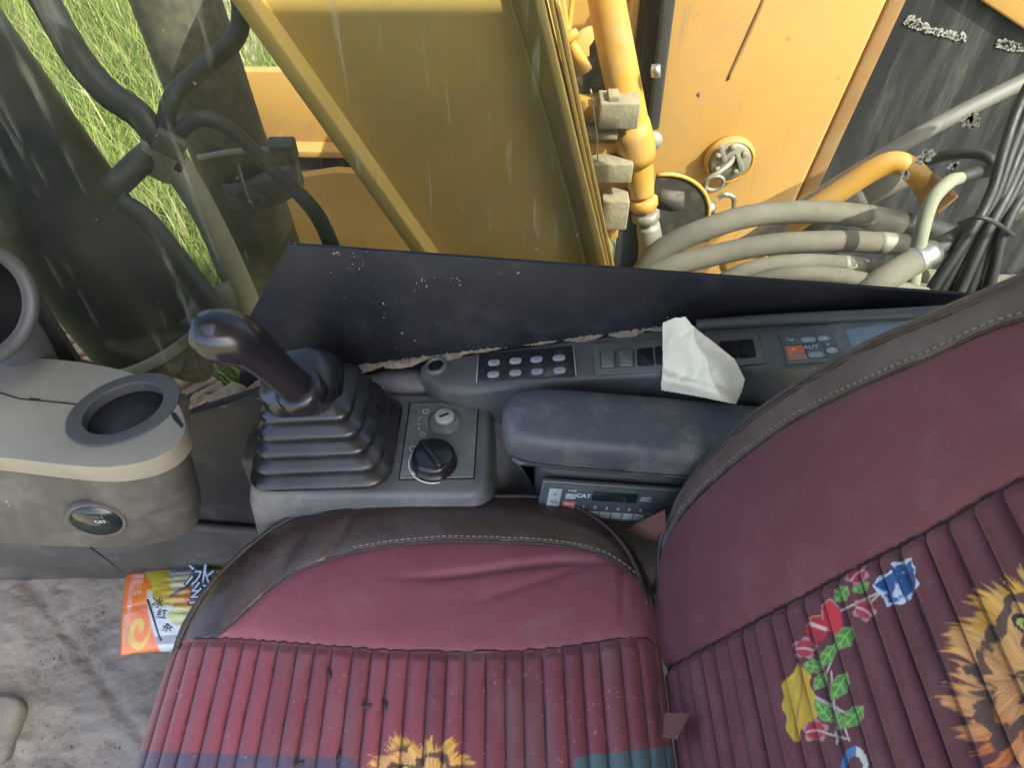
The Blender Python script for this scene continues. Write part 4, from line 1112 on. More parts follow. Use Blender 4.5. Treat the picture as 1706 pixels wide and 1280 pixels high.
off -= (Rb - np.sqrt(np.maximum(Rb ** 2 - np.minimum(e, Rb) ** 2, 0))) + np.minimum(np.clip(sdb, 0, None) * 10, .10)
hq0, hq1 = qb[0][1], qb[-1][1]
perb = (hq1 - hq0) / 20.0
phb = (hf + .0010 * np.sin(hf * 110) - hq0) / perb
frb = np.abs(phb - np.round(phb)) * 2
rollb = np.sqrt(np.clip(1 - (1 - frb) ** 2, 0, 1))
off += np.where(mb_quilt, .0090 * (.72 + .45 * hash2(np.floor(phb), 0 * phb + 5, 4)) * rollb * (.25 + .75 * sstep(0, .010, yqb - tm)) - .0055, 0)
pwb = np.clip((tm - yqb) / np.maximum(ysb - yqb, 1e-3), 0, 1)
off += np.where(mb_plain, .010 * np.sqrt(np.clip(4 * pwb * (1 - pwb), 0, 1)) - .003 + .002 * (fbm(hf * 8, tf * 8, 12) - .47), 0)
bwb = np.clip((tm - ysb) / .05, 0, 1)
off += np.where(mb_border, .008 * np.sqrt(np.clip(bwb * (2 - bwb), 0, 1)) - .003 + .0012 * (fbm(hf * 20, tf * 20, 14) - .47), 0)
off -= .0035 * np.exp(-((sdb + .014) / .0022) ** 2)
off -= .05 * sstep(.0, -.07, hf) ** 2
Pb = np.array(BO)[None, :] + np.outer(hf, np.array(EH)) + np.outer(off, np.array(EN)); Pb[:, 1] = tf
ub, vb = project(Pb)
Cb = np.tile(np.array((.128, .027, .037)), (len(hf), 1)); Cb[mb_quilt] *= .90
Cb *= (1 + .35 * (fbm(hf * 6, tf * 6, 22)[:, None] - .45))
Cb *= np.where(mb_quilt, .90 + .2 * hash2(np.floor(phb), 0 * phb + 1, 9), 1)[:, None]
Cb = np.where(mb_quilt[:, None], tiger(flowers(Cb, ub, vb), ub, vb, 1748, 1125, 190, 17), Cb)
Cb = np.where((mb_quilt & (frb < .10))[:, None], Cb * .5, Cb)
insb = sdb < .010
qd2 = lambda mk: (mk & insb).reshape(U2, W2)[:-1, :-1]
back = grid_part('backrest', Pb, Cb, qd2(mb_quilt), M['fabric'], seat, U2, W2)
back['label'] = 'reclined backrest with printed roses and tiger head'
grid_part('plain_panel', Pb, Cb, qd2(mb_plain), M['fabric'], back, U2, W2)
grid_part('leather_border', Pb, Cb, qd2(mb_border), M['leather_b'], back, U2, W2)
def bpt(s, h, lift=0.0):
    i = int(np.clip(np.searchsorted(hs_, h), 1, len(hs_) - 1)); j = int(np.clip(np.searchsorted(ts_, s), 1, len(ts_) - 1))
    q = Pb.reshape(U2, W2, 3)[i, j]
    return Vector((q[0], s, q[2])) + EN * lift
hh = np.linspace(-.03, .60, 110)
tube('piping', [bpt(float(interp(eh, ey_, h)) - .0175, h, .0006) for h in hh], .0028, M['piping'], back, 8, 0)
tube('seam_line', [bpt(float(interp(sh_, ss_, h)), h, .0004) for h in hh], .0014, M['piping'], back, 6, 0)
dashes([bpt(float(interp(sh_, ss_, h)) + .0045, h, .0008) for h in hh if h > .05], EN, .0068, .0042, .0013, M['thread'], back, 'stitching')
tube('seam_line', [bpt(float(interp(qh, qs, h)) - .0005, h, .0002) for h in np.linspace(hq0 - .04, .5, 120)], .0012, M['thread_dark'], back, 6, 0)
# rear shell of the backrest
def shell_ring(k, grow, o):
    out = []
    for h in np.linspace(-.06, .71, 30):
        out.append(BO + EH * h + EN * o + Vector((0, float(interp(eh, ey_, h)) + grow, 0)))
    for h in np.linspace(.71, -.06, 30):
        out.append(BO + EH * h + EN * o + Vector((0, 2 * YC - float(interp(eh, ey_, h)) - grow, 0)))
    return out
loft('rear_shell', [shell_ring(0, .002, -.040), shell_ring(1, .006, -.055), shell_ring(2, .0, -.085), shell_ring(3, -.05, -.11)], M['leather_b'], back, cap0=False)
# seat belt pieces
bl = thing('seat_belt', 'reddish brown belt webbing tucked between cushion and backrest near the radio', 'seat belt', PZ(1075, 885, .50))
prism('webbing', [PZ(1045, 884, .50), PZ(1060, 873, .53), PZ(1108, 850, .57), PZ(1112, 910, .52), PZ(1088, 905, .50)], (0, .002, -.003), M['belt'], bl)
bl2 = thing('seat_belt', 'folded brown belt end poking out beside the backrest at the bottom', 'seat belt', PZ(1130, 1205, .535))
prism('webbing', [PZ(1108, 1188, .535), PZ(1150, 1190, .56), PZ(1140, 1212, .555), PZ(1128, 1232, .54), PZ(1104, 1228, .525)], (0, 0, -.003), M['belt'], bl2)
for i, (uu, vv, an, lb) in enumerate(((548, 1122, 1.9, 'dark sunflower seed husk on the upper left quilt rolls'), (642, 1176, 1.8, 'dark seed husk stuck in a seam above the tiger head'), (612, 1178, .4, 'crumbled dark husk left of the seam above the tiger'), (564, 1258, 1.5, 'dark husk lying in a seam beside the blue band'), (497, 1272, .5, 'crumb of dirt on the blue band of the cushion'))):
    p = PZ(uu, vv, .528); p.z = zat(p.x, p.y) + .002
    lump('seed_husk', Vector((0, 0, 0)), .0034, M['seed'], None, 60 + i, (1.5, .65, .5), .15)
    o = bpy.data.objects[[k for k in bpy.data.objects.keys() if k.startswith('seed_husk')][-1]]
    o.location = p; o.rotation_euler = (0, 0, an)
    tag(o, lb, 'seed', 'husks on the cushion')
# ---------------------------------------------------------------- right-hand consoles
# plane of the raised switch console
SCO = Vector((0, 0, .605)); SCN = Vector((-.18, 0, 1)).normalized()
def S(u, v, lift=0.0):
    return PP(u, v, SCO + SCN * lift, SCN)
base = thing('console_base', 'dark lower console body under switch panel and joystick', 'console', (0, .62, 0))
prism('body', [Vector((-.37, .605, .02)), Vector((.58, .605, .02)), Vector((.58, .605, .62)), Vector((.02, .605, .52)), Vector((-.12, .605, .50)), Vector((-.30, .605, .49)), Vector((-.37, .605, .47))], (0, .088, 0), M['console_dark'], base, bevel=.012, segs=3)
prism('side_sheet', [PY(316, 690, .652), PY(470, 640, .652), PY(500, 860, .652), PY(318, 836, .652)], (0, .012, 0), M['blackpanel'], base, bevel=.003)  # black material keeps this gap dark in place of shade
dirt_strip('dust_line', [(318, 668), (390, 655), (455, 640)], lambda u, v: PY(u, v, .672), .030, M['dirt'], base, 5, .004)

swc = thing('switch_console', 'long raised grey console carrying keypad and rocker switches', 'console', (0.1, .65, .5))
near = [(700, 622), (716, 638), (740, 650), (780, 652), (866, 642), (990, 629), (1110, 620), (1276, 614), (1420, 606), (1640, 590)]
far = [(1640, 514), (1500, 523), (1300, 531), (1100, 545), (960, 562), (850, 577), (760, 590), (715, 597)]
nose = [(697, 606)]
outl = [S(u, v) for u, v in near + far + nose]
body = prism('body', outl, (0, 0, -.10), M['console'], swc, bevel=.010, segs=4)
# rounded front flank flowing down to the joystick
loft('front_flank', [[S(u, v, l) for u, v in ((730, 594), (650, 605), (560, 621), (578, 640), (650, 644), (750, 648))] if k == 0 else
                     [S(u, v, l) for u, v in ((730, 598), (610, 612), (500, 630), (530, 690), (670, 715), (800, 680))] for k, l in ((0, -.006), (1, -.09))], M['console'], swc, subsurf=2)
dirt_strip('dust_line', [(470, 640), (560, 621), (640, 607), (720, 594), (800, 582), (880, 570), (960, 559), (1040, 551), (1110, 543)], lambda u, v: S(u, v, .001), .017, M['dirt'], swc, 6, .005)
ridge_m = M['console']
tube('rear_ridge', [S(u, v, .004) for u, v in ((1160, 543), (1300, 533), (1500, 524), (1640, 516))], .008, ridge_m, swc, 10)
# socket ring at the front
c = S(727, 611, .0)
lathe('socket', c, SCN, [(.0155, -.002), (.0155, .003), (.0135, .005), (.0105, .005), (.0100, .0006), (.0100, -.0)], M['console_plate'], swc, 32)
lathe('socket_hole', c, SCN, [(0, .0004), (.0102, .0004), (.0102, .0012), (0, .0012)], M['slot'], swc, 28)
# keypad
ku = [(800, 591), (954, 578), (959, 627), (796, 636)]
kp = prism('keypad', [S(u, v, .0006) for u, v in ku], SCN * .0016, M['keypad'], swc, bevel=.0006)
def bil(q, a, b):
    (x0, y0), (x1, y1), (x2, y2), (x3, y3) = q
    return ((x0 * (1 - a) + x1 * a) * (1 - b) + (x3 * (1 - a) + x2 * a) * b, (y0 * (1 - a) + y1 * a) * (1 - b) + (y3 * (1 - a) + y2 * a) * b)
exS = (S(950, 600) - S(800, 612)).normalized(); exS = (exS - SCN * exS.dot(SCN)).normalized(); eyS = SCN.cross(exS)
for r in range(2):
    for k in range(4):
        cc = S(*[(823, 605), (859, 602), (894, 599.5), (931, 597), (822, 624.5), (859, 622), (895.5, 620), (932.5, 618)][r * 4 + k], .0022)
        rings = [rring(cc + SCN * h, .0078 * s, .0052 * s, .0050 * s, exS, eyS, 5) for h, s in ((0, 1), (.0012, 1), (.0019, .86))]
        bt = loft('key', rings, M['button'], kp)
        text('key_mark', '—' if (r + k) % 3 == 0 else ('o' if (r + k) % 3 == 1 else '='), cc + SCN * .0019, exS, eyS, .0065, M['console_plate'], bt, .0003)
for a0, a1 in (((797, 591), (794, 637)), ((955, 577), (960, 628))):
    tube('keypad_edge', [S(*a0, .0014), S(*a1, .0014)], .0009, M['chalk'], swc, 6, 0)
# rocker switch plate
ru = [(987, 575), (1262, 555), (1276, 607), (992, 627)]
rp_ = prism('rocker_plate', [S(u, v, .0006) for u, v in ru], SCN * .0022, M['plate2'], swc, bevel=.0008)
for k, (u_, v_) in enumerate(((1013, 599), (1043, 597), (1075, 595), (1105, 592), (1135, 590), (1165, 588), (1214, 583), (1243, 581))):
    cc = S(u_, v_, .0029)
    if k < 2:
        rb_ = loft('rocker', [rring(cc + SCN * h, .0085 * s, .0148 * s, .003, exS, eyS, 4) for h, s in ((0, 1), (.0022, .97), (.0032, .86))], M['rocker'], rp_)
        tube('rocker_rim', rring(cc, .0098, .0160, .003, exS, eyS, 4) + [rring(cc, .0098, .0160, .003, exS, eyS, 4)[0]], .0006, M['plate2'], rp_, 6, 0)
    else:
        loft('switch_opening', [rring(cc + SCN * h, .0098, .0150, .003, exS, eyS, 4) for h in (-.0004, .0004)], M['slot'], rp_)
# climate control panel at the rear
cu_ = [(1297, 552), (1545, 520), (1572, 588), (1312, 608)]
cp = prism('climate_panel', [S(u, v, .0006) for u, v in cu_], SCN * .002, M['console_plate'], swc, bevel=.0008)
def cbtn(name, q, m, h=.0012, lift=.0027):
    return prism(name, [S(u, v, lift) for u, v in q], SCN * h, m, cp, bevel=.0006)
cbtn('mode_button', [(1303, 557), (1352, 553), (1360, 572), (1309, 576)], M['console_plate'])
cbtn('defrost_button', [(1308, 578), (1336, 576), (1345, 598), (1316, 601)], M['orange_btn'])
cbtn('auto_button', [(1340, 575), (1368, 573), (1378, 595), (1349, 598)], M['console_plate'])
cbtn('fan_button', [(1357, 553), (1383, 551), (1398, 593), (1382, 595), (1372, 572)], M['console_plate'])
for nm, cu2, cv2, w_, h_ in (('button_pad', 1347, 566, .0085, .0042), ('button_pad', 1359, 591, .0085, .0042), ('button_pad', 1372, 564, .0070, .0042), ('button_pad', 1386, 584, .0070, .0042)):
    loft(nm, [rring(S(cu2, cv2, .0038) + SCN * h, w_ * s, h_ * s, h_ * .95 * s, exS, eyS, 5) for h, s in ((0, 1), (.001, .9))], M['button2'], cp)
loft('button_pad', [rring(S(1329, 592, .0038) + SCN * h, .0075 * s, .0035 * s, .003 * s, exS, eyS, 5) for h, s in ((0, 1), (.001, .9))], M['lcd'], cp)
cbtn('display', [(1408, 550), (1530, 531), (1550, 578), (1424, 593)], M['lcd'], .0006)
text('lettering', 'AUT', S(1351, 579, .0040), exS, eyS, .0085, M['white_ink'], cp)
text('symbol', '▲', S(1374, 564, .0049), exS, eyS, .005, M['white_ink'], cp)
text('symbol', '▲', S(1379, 574, .0041), exS, eyS, .0035, M['white_ink'], cp)
text('symbol', '▼', S(1387, 583, .0049), exS, eyS, .005, M['white_ink'], cp)
text('symbol', '↳', S(1318, 567, .0041), exS, eyS, .010, M['white_ink'], cp)
text('symbol', '✱', S(1322, 583, .0041), exS, eyS, .007, M['ink_pink'], cp)

# joystick pod
PODZ = .56
pod = thing('joystick_console', 'grey console pod holding the ignition switch and the joystick boot', 'console', (-.16, .57, .2))
def podring(zz, g, dx=0):
    return rring((-.168 + dx, .572, zz), .142 + g, .080 + g, .026 + g * .4)
rings = [podring(.22, .030), podring(.40, .018), podring(PODZ - .03, .006), podring(PODZ - .008, .0), podring(PODZ - .002, -.003), podring(PODZ, -.008)]
loft('body', rings, M['console'], pod)
# right flank running down to the radio
fl_ = [PZ(800, 672, .552), PZ(838, 690, .54), PZ(862, 760, .50), PZ(905, 830, .47), PZ(900, 870, .44), PZ(800, 860, .44), PZ(800, 806, .552)]
V = [Vector(p) for p in fl_] + [Vector((p.x, p.y + .02, .30)) for p in fl_]
n_ = len(fl_)
link('flank', fixn(mesh('flank', V, [tuple(range(n_))] + [(i, (i + 1) % n_, n_ + (i + 1) % n_, n_ + i) for i in range(n_)])), M['console'], pod, bevel=.012, segs=4)
zp = PODZ + .0004
plate = prism('ignition_plate', [PZ(u, v, zp) for u, v in ((684, 673), (797, 672), (789, 797), (666, 799))], (0, 0, .0022), M['console_plate'], pod, bevel=.0012, segs=3)
zt = zp + .0022
tube('plate_joint', [PZ(u, v, zp + .0004) for u, v in ((683, 672), (798, 671), (790, 798), (665, 800), (683, 672))], .0009, M['slot'], pod, 6, 0)
kc = PZ(741, 703, zt)
ks = lathe('ignition_switch', kc, (0, 0, 1), [(0, 0), (.0215, 0), (.0215, .0012), (.0195, .0014), (.0190, .004), (.0180, .0048), (.0128, .0050)], M['plate2'], plate, 12)
lathe('lock_barrel', PZ(741, 701, zt) + Vector((0, 0, .004)), (0, 0, 1), [(.0122, 0), (.0122, .0050), (.0116, .0062), (.0112, .0065), (0, .0065)], M['lock'], plate, 32)
kt = PZ(741, 701, zt) + Vector((0, 0, .0111))
box('key_slot', kt, (.0125, .0026, .0006), M['slot'], plate, Matrix.Rotation(.45, 3, 'Z'))
dc = PZ(723, 764, zt + .008) - Vector((0, 0, .008)) + Vector((0, 0, 0))
kn = lathe('throttle_dial', dc, (0, 0, 1), [(.0275, 0), (.0275, .002), (.0258, .003), (.0258, .013), (.0240, .0165), (.020, .0175), (0, .0175)], M['grip'], plate, 40)
d_ = Vector((-.58, .81, 0)).normalized(); s_ = Vector((d_.y, -d_.x, 0))
Rk = Matrix((d_, s_, Vector((0, 0, 1)))).transposed()
box('dial_grip', dc + Vector((0, 0, .0185)) - s_ * .003, (.046, .0085, .010), M['grip'], plate, Rk, bevel=.003, segs=3)
arc = [dc + Vector((math.cos(t), math.sin(t), 0)) * .0305 + Vector((0, 0, .0006)) for t in np.linspace(2.2, 5.0, 24)]
tube('dial_scale', arc, .0009, M['white_ink'], plate, 6, 0)
def ink(s, u, v, size, rot=0):
    text('marking', s, PZ(u, v, zt), (math.cos(rot), math.sin(rot), 0), (-math.sin(rot), math.cos(rot), 0), size, M['white_ink'], plate, .0005)
ink('○', 709, 687, .010); ink('(', 700, 697, .009, -.5); ink('—', 696, 707, .008); ink('(', 698, 715, .008, .4); ink('○', 705, 725, .009)
ink('○', 688, 749, .012); ink('◆', 690, 789, .008); ink('◆', 699, 745, .005)

# radio housing and armrest, set at a slight angle
TILT = math.radians(7)
axx = Vector((math.cos(TILT), 0, -math.sin(TILT))); axy = Vector((0, 1, 0))
ho = PY(893, 800, .515)
def HB(a, b, c): return Vector((ho.x, ho.y, 0)) + axx * a + axy * b + Vector((0, 0, c))
hz1 = PY(893, 783, .515).z
rh = thing('radio_housing', 'dark console block under the armrest with the radio in its face', 'console', HB(.1, .05, .3))
loft('body', [rring(HB(.165, .042, zz), .165, .042, .018, axx, axy) for zz in (.30, hz1 - .045, hz1 - .006)] + [rring(HB(.165, .042, hz1), .159, .036, .014, axx, axy)], M['console_dark'], rh)
rd = thing('radio', 'flat car radio with six preset keys set beneath the armrest', 'radio', HB(.08, -.008, hz1 - .05))
rn = (-axy + axy.cross(axx) * -.20).normalized(); rex = axx; rey = rn.cross(rex).normalized() * 1.0
if rey.z < 0: rey = -rey
ro = HB(.010, -.0095, hz1 - .008)
def RP(a, b, l=0.0): return ro + rex * a - rey * b + rn * l     # a to the right, b downwards, metres
def rrect(name, a0, b0, a1, b1, m, parent, l0=.0, l1=.002, bev=.0006):
    return prism(name, [RP(a0, b0, l0), RP(a1, b0, l0), RP(a1, b1, l0), RP(a0, b1, l0)], rn * (l1 - l0), m, parent, bevel=bev)
rf = rrect('bezel', -.003, -.003, .185, .056, M['console'], rd, -.004, .003, .002)
rrect('face', 0, 0, .182, .053, M['radio'], rd, .003, .0045)
vk = rrect('volume_key', .006, .005, .021, .050, M['button2'], rd, .0045, .0066)
text('lettering', 'VOL', RP(.0135, .026, .0068), rex, rey, .0062, M['radio'], vk)
text('symbol', '▲', RP(.0135, .013, .0068), rex, rey, .004, M['radio'], vk)
text('symbol', '▼', RP(.0135, .040, .0068), rex, rey, .004, M['radio'], vk)
b1_ = rrect('band_key', .0265, .012, .039, .0205, M['button2'], rd, .0045, .0062)
text('lettering', 'TAPE', RP(.0328, .0078, .0047), rex, rey, .0050, M['white_ink'], rd)
rrect('power_frame', .0250, .0255, .0405, .047, M['red_ink'], rd, .0045, .0050)
pk_ = rrect('power_key', .0268, .034, .039, .046, M['button2'], rd, .0050, .0066)
text('lettering', 'PWR', RP(.0328, .0295, .0052), rex, rey, .0052, M['white_ink'], rd)
text('lettering', 'CAT', RP(.0475, .0145, .0047), rex, rey, .0085, M['white_ink'], rd, bold=.02)
text('lettering', 'AM/FM', RP(.122, .0115, .0047), rex, rey, .0042, M['white_ink'], rd)
text('lettering', 'STEREO', RP(.122, .0155, .0047), rex, rey, .0038, M['white_ink'], rd)
rrect('display', .058, .006, .112, .0215, M['lens'], rd, .0045, .0049)
for k in range(6):
    a_ = .0445 + k * .0138
    text('lettering', str(k + 1), RP(a_ + .0064, .0325, .0047), rex, rey, .0068, M['white_ink'], rd)
    rrect('preset_key', a_, .0385, a_ + .0128, .0485, M['button2'], rd, .0045, .0064)
ar = thing('armrest', 'long grey padded armrest with rounded front end', 'armrest', HB(.1, .05, hz1))
def arm_ring(t, w, h, zc, sh):
    c = HB(t, .034 + sh, zc); out = []
    for k in range(20):
        a = 2 * math.pi * k / 20
        ca, sa = math.cos(a), math.sin(a)
        out.append(c + axy * (math.copysign(abs(ca) ** .55, ca) * w * .84) + Vector((0, 0, math.copysign(abs(sa) ** .6, sa) * h)))
    return out
zc_ = hz1 + .036
rings = []
for t, w, h in ((-.040, .012, .008), (-.039, .026, .015), (-.034, .038, .021), (-.024, .046, .0255), (-.005, .052, .028), (.03, .054, .0285), (.10, .055, .0285), (.18, .055, .028), (.27, .054, .027), (.34, .052, .026)):
    rings.append(arm_ring(t, w, h * 1.18, zc_, 0))
pad = loft('pad', rings, M['armrest'], ar, subsurf=1)
tube('pad_seam', [HB(t, .034 - w * .84, zc_ - .012) for t, w in ((-.030, .040), (-.01, .0505), (.05, .0545), (.15, .055), (.25, .0545), (.33, .053))], .0012, M['console_dark'], ar, 6, 4)
loft('hinge_plate', [rring(HB(.14, .038, zz), .170, .034, .012, axx, axy) for zz in (hz1 + .0005, hz1 + .006)], M['console'], ar)

# ---------------------------------------------------------------- joystick
js = thing('joystick', 'black control lever with glossy knob and ribbed rubber boot', 'joystick', (-.22, .57, PODZ))
base_c = Vector((-.222, .566, PODZ + .0005)); top_c = Vector((-.224, .560, PODZ + .118))
rings = []
tiers = 5
for i in range(tiers):
    f0 = i / tiers; f1 = (i + 1) / tiers
    c0 = base_c.lerp(top_c, f0); c1 = base_c.lerp(top_c, f1)
    w0 = .081 - .040 * f0 ** 1.0; w1 = .081 - .040 * f1
    d0 = .074 - .038 * f0; d1 = .074 - .038 * f1
    step = [(0.02, 0, -.006), (.12, 0, 0), (.35, 0, .003), (.55, .15, .001), (.75, .55, -.002), (.90, .9, -.004), (.98, 1, -.008)]
    for (tz, tw, g) in step:
        c = c0.lerp(c1, tz)
        hw = w0 + (w1 - w0) * tw + g; hd = d0 + (d1 - d0) * tw + g
        rings.append(rring(c, hw, hd, min(hw, hd) * .38, (1, 0, .05), (0, 1, -.1), 5))
boot = loft('boot', rings, M['boot'], js)
rings = [rring(top_c + Vector((-.004, -.003, 0)) + Vector((-.10, -.12, .30)) * t, .040 * k, .036 * k, .028 * k, (1, 0, .3), (0, 1, .35), 6) for t, k in ((-.02, 1.05), (.03, 1.0), (.08, .88), (.10, .76))]
loft('boot_neck', rings, M['boot'], js)
tc_ = PY(497, 652, .527); th_ = PY(424, 582, .512); tk_ = PY(398, 566, .508); te_ = PY(340, 560, .500)
lathe('collar', PY(500, 650, .530), (th_ - tc_), [(.026, -.012), (.0265, 0), (.025, .007), (.022, .009)], M['grip'], js, 32)
gp_pts = [(PY(516, 666, .535), 30), (PY(490, 642, .526), 30), (PY(462, 617, .518), 31), (PY(434, 593, .512), 34), (PY(410, 574, .508), 41), (PY(388, 564, .503), 46), (PY(366, 560, .500), 47), (PY(346, 560, .498), 43), (PY(331, 562, .497), 34), (PY(321, 562, .496), 20), (PY(316, 562, .496), 3)]
tube('grip', [p for p, w in gp_pts], [pxlen(p, w) for p, w in gp_pts], M['grip'], js, 32, 8)

# ---------------------------------------------------------------- crumpled tissue stuck in the switch plate
ts = thing('crumpled_tissue', 'crumpled cream tissue wad stuck into the switch plate', 'tissue', S(1160, 640))
out_px = [(1104, 537), (1124, 529), (1143, 527), (1158, 546), (1184, 566), (1224, 598), (1241, 632), (1236, 652), (1226, 674), (1172, 662), (1101, 650), (1104, 600)]
TO = Vector((.22, .625, .68)); TN = Vector((-.25, -.72, .62)).normalized()
us = np.linspace(1095, 1246, 110); vs = np.linspace(522, 680, 110)
UU, VV = np.meshgrid(us, vs, indexing='ij'); uf, vf = UU.ravel(), VV.ravel()
ins = inpoly(uf, vf, out_px).reshape(110, 110)
cen = (1168, 608)
def tri(x): return np.abs((x % 1.0) * 2 - 1)
wob = 9 * (vnoise(uf / 26, vf / 26, 5) - .5)
# one long ridge from the top edge to the lower right, pleats left of it, a slack bottom fold
rx = (uf - 1148) - (vf - 540) * .42 + wob
hgt = .030 * (1 - np.clip(np.abs(rx) / np.where(rx > 0, 95, 60), 0, 1))
hgt = hgt + np.where(rx < 0, .0024 * tri((uf + .10 * vf + wob * 2.6) / 31), .0016 * tri((uf * .5 - vf * .9 + wob * 2) / 44))
fold = (vf - 628) - (uf - 1105) * .30 + wob
hgt = hgt + .012 * np.exp(-(np.clip(fold, -40, 60) / 11) ** 2) * sstep(1240, 1200, uf) - .006 * sstep(4, 26, fold)
hgt = hgt + .0007 * tri((uf * .8 + vf * .6 + 2 * wob) / 19) + .0012 * (fbm(uf / 16, vf / 16, 7) - .45)
e_ = np.minimum.reduce([seg_dist(uf, vf, out_px[i], out_px[(i + 1) % len(out_px)]) for i in range(len(out_px))])
hgt = hgt + .008 * sstep(0, 40, e_)
Pt = np.array([list(PP(a, b, TO + TN * float(h), TN)) for a, b, h in zip(uf, vf, hgt)])
Ct = np.ones_like(Pt)
kq = (ins[:-1, :-1] & ins[1:, :-1] & ins[1:, 1:] & ins[:-1, 1:])
wad = grid_part('sheet', Pt, Ct, kq, M['paper'], ts, 110, 110)
md = wad.modifiers.new('thick', 'SOLIDIFY'); md.thickness = .0012; md.offset = -1

# ---------------------------------------------------------------- cup holder console at the left
CZ = .66
ch = thing('cup_holder_console', 'beige topped side console with a round cup holder', 'console', PZ(160, 760, .45))
cap_px = [(-150, 590), (0, 597), (78, 598), (160, 608), (232, 626), (280, 652), (304, 690), (306, 722), (280, 752), (228, 772), (150, 778), (0, 762), (-150, 745)]
CAPN = Vector((-.10, .15, 1)).normalized(); CC0 = PZ(206, 681, CZ)
def CQ(u, v, l=0.0): return PP(u, v, CC0 + CAPN * l, CAPN)
cap_o = [CQ(u, v) for u, v in cap_px]
cap_o = [Vector(p) for p in catmull([list(p) for p in cap_o], 5)]
cupc = CC0.copy()
ro_, ri_ = .0605, .043
def plate_hole(name, outl, c, r, z0, z1, m, parent, bevel):
    bm = bmesh.new()
    ex_, ey2, n2 = frame_of(CAPN)
    vo = [bm.verts.new(p) for p in outl]
    vi = [bm.verts.new(c + (ex_ * math.cos(t) + ey2 * math.sin(t)) * r) for t in np.linspace(0, 2 * math.pi, 48, endpoint=False)]
    es = [bm.edges.new((vo[i], vo[(i + 1) % len(vo)])) for i in range(len(vo))] + [bm.edges.new((vi[i], vi[(i + 1) % 48])) for i in range(48)]
    bmesh.ops.triangle_fill(bm, edges=es, use_beauty=True)
    r_ = bmesh.ops.extrude_face_region(bm, geom=list(bm.faces))
    for v_ in [g for g in r_['geom'] if isinstance(g, bmesh.types.BMVert)]: v_.co.z -= .026
    bmesh.ops.recalc_face_normals(bm, faces=bm.faces)
    me = bpy.data.meshes.new(name); bm.to_mesh(me); bm.free()
    return link(name, me, m, parent, bevel=bevel, segs=3)
def shrink(pts, d):
    c = sum(pts, Vector()) / len(pts); out = []
    n = len(pts)
    for i in range(n):
        t = (pts[(i + 1) % n] - pts[i - 1]).normalized(); nrm = Vector((-t.y, t.x, 0))
        if nrm.dot(c - pts[i]) < 0: nrm = -nrm
        out.append(pts[i] + nrm * d)
    return out
capo = plate_hole('top_cover', cap_o, cupc, .052, CZ - .026, CZ, M['beige'], ch, .007)
bo_ = shrink(cap_o, .006)
lower = [Vector((p.x, p.y, p.z - .026)) for p in bo_]
low_px = [(-150, 700), (0, 705), (85, 705), (175, 715), (255, 735), (305, 760), (330, 800), (334, 850), (318, 885), (262, 905), (170, 912), (0, 905), (-150, 890)]
lw2 = [Vector(p) for p in catmull([list(PZ(u, v, .515)) for u, v in low_px], 5)]
lw3 = [Vector((p.x, p.y + .006, .500)) for p in shrink(lw2, .008)]
loft('body', [lower, lw2, lw3], M['grey_box'], ch, cap0=False)
ring = lathe('cup_ring', cupc, CAPN, [(.0505, -.012), (ro_, -.0035), (ro_, -.003), (ro_ + .0005, .001), (ro_ + .0003, .0014), (ro_ - .0010, .0020), (ro_ - .0014, .0021), (ri_ + .002, .0022), (ri_ + .0015, .0022), (ri_ + .0003, .0018), (ri_, .0012), (ri_, .0008), (ri_ - .0015, -.019), (ri_ - .0015, -.02), (.0505, -.02)], M['ring'], ch, 56, closed=True)
lathe('cup_well', cupc, CAPN, [(.0425, -.010), (.0405, -.04), (.0385, -.075), (.036, -.080), (0, -.080)], M['well'], ch, 48).data.flip_normals()
wl = bpy.data.objects['cup_well']
lathe('cup_base_liner', cupc - CAPN * .0795 + Vector((.004, .004, 0)), CAPN, [(0, 0), (.020, 0), (.018, .002), (0, .002)], M['dirt'], ch, 24)
tube('cover_seam', [CQ(u, v, .0002) for u, v in ((-20, 653), (0, 655), (30, 664), (55, 667), (118, 673), (145, 677))], .0011, M['slot'], ch, 6)
prism('latch_notch', [CQ(u, v, .0003) for u, v in ((50, 663), (68, 665), (67, 669), (50, 667))], (0, 0, .0006), M['slot'], ch)
prism('side_notch', [CQ(u, v, .0006) for u, v in ((284, 687), (293, 689), (306, 708), (303, 714), (288, 698))], (0, 0, .0006), M['slot'], ch)
# round hour gauge in the near face
gy = min(p.y for p in lw2) 
gl0 = PY(162, 866, gy + .020)
gn = Vector((.10, -1, .05)).normalized()
cyface = None
best = min(lw2, key=lambda p: abs(p.x - gl0.x) + (0 if p.y < .56 else 9))
gl0 = PY(162, 866, .4515)
gg = lathe('hour_gauge', gl0, gn, [(.0310, -.012), (.0310, .002), (.030, .0032), (.0275, .0032), (.0265, .002), (.026, .0012), (0, .0012)], M['grey_box'], ch, 40)
lathe('gauge_glass', gl0, gn, [(0, .0017), (.0262, .0017), (.0262, .0030), (0, .0030)], M['lens'], gg, 36)
text('lettering', 'CAT', gl0 + Vector((.005, 0, .001)) + gn * .0034, (1, 0, 0), (0, .05, 1), .0065, M['white_ink'], gg)
box('counter_window', gl0 + Vector((-.004, 0, .010)) + gn * .0032, (.022, .0006, .006), M['keypad'], gg)

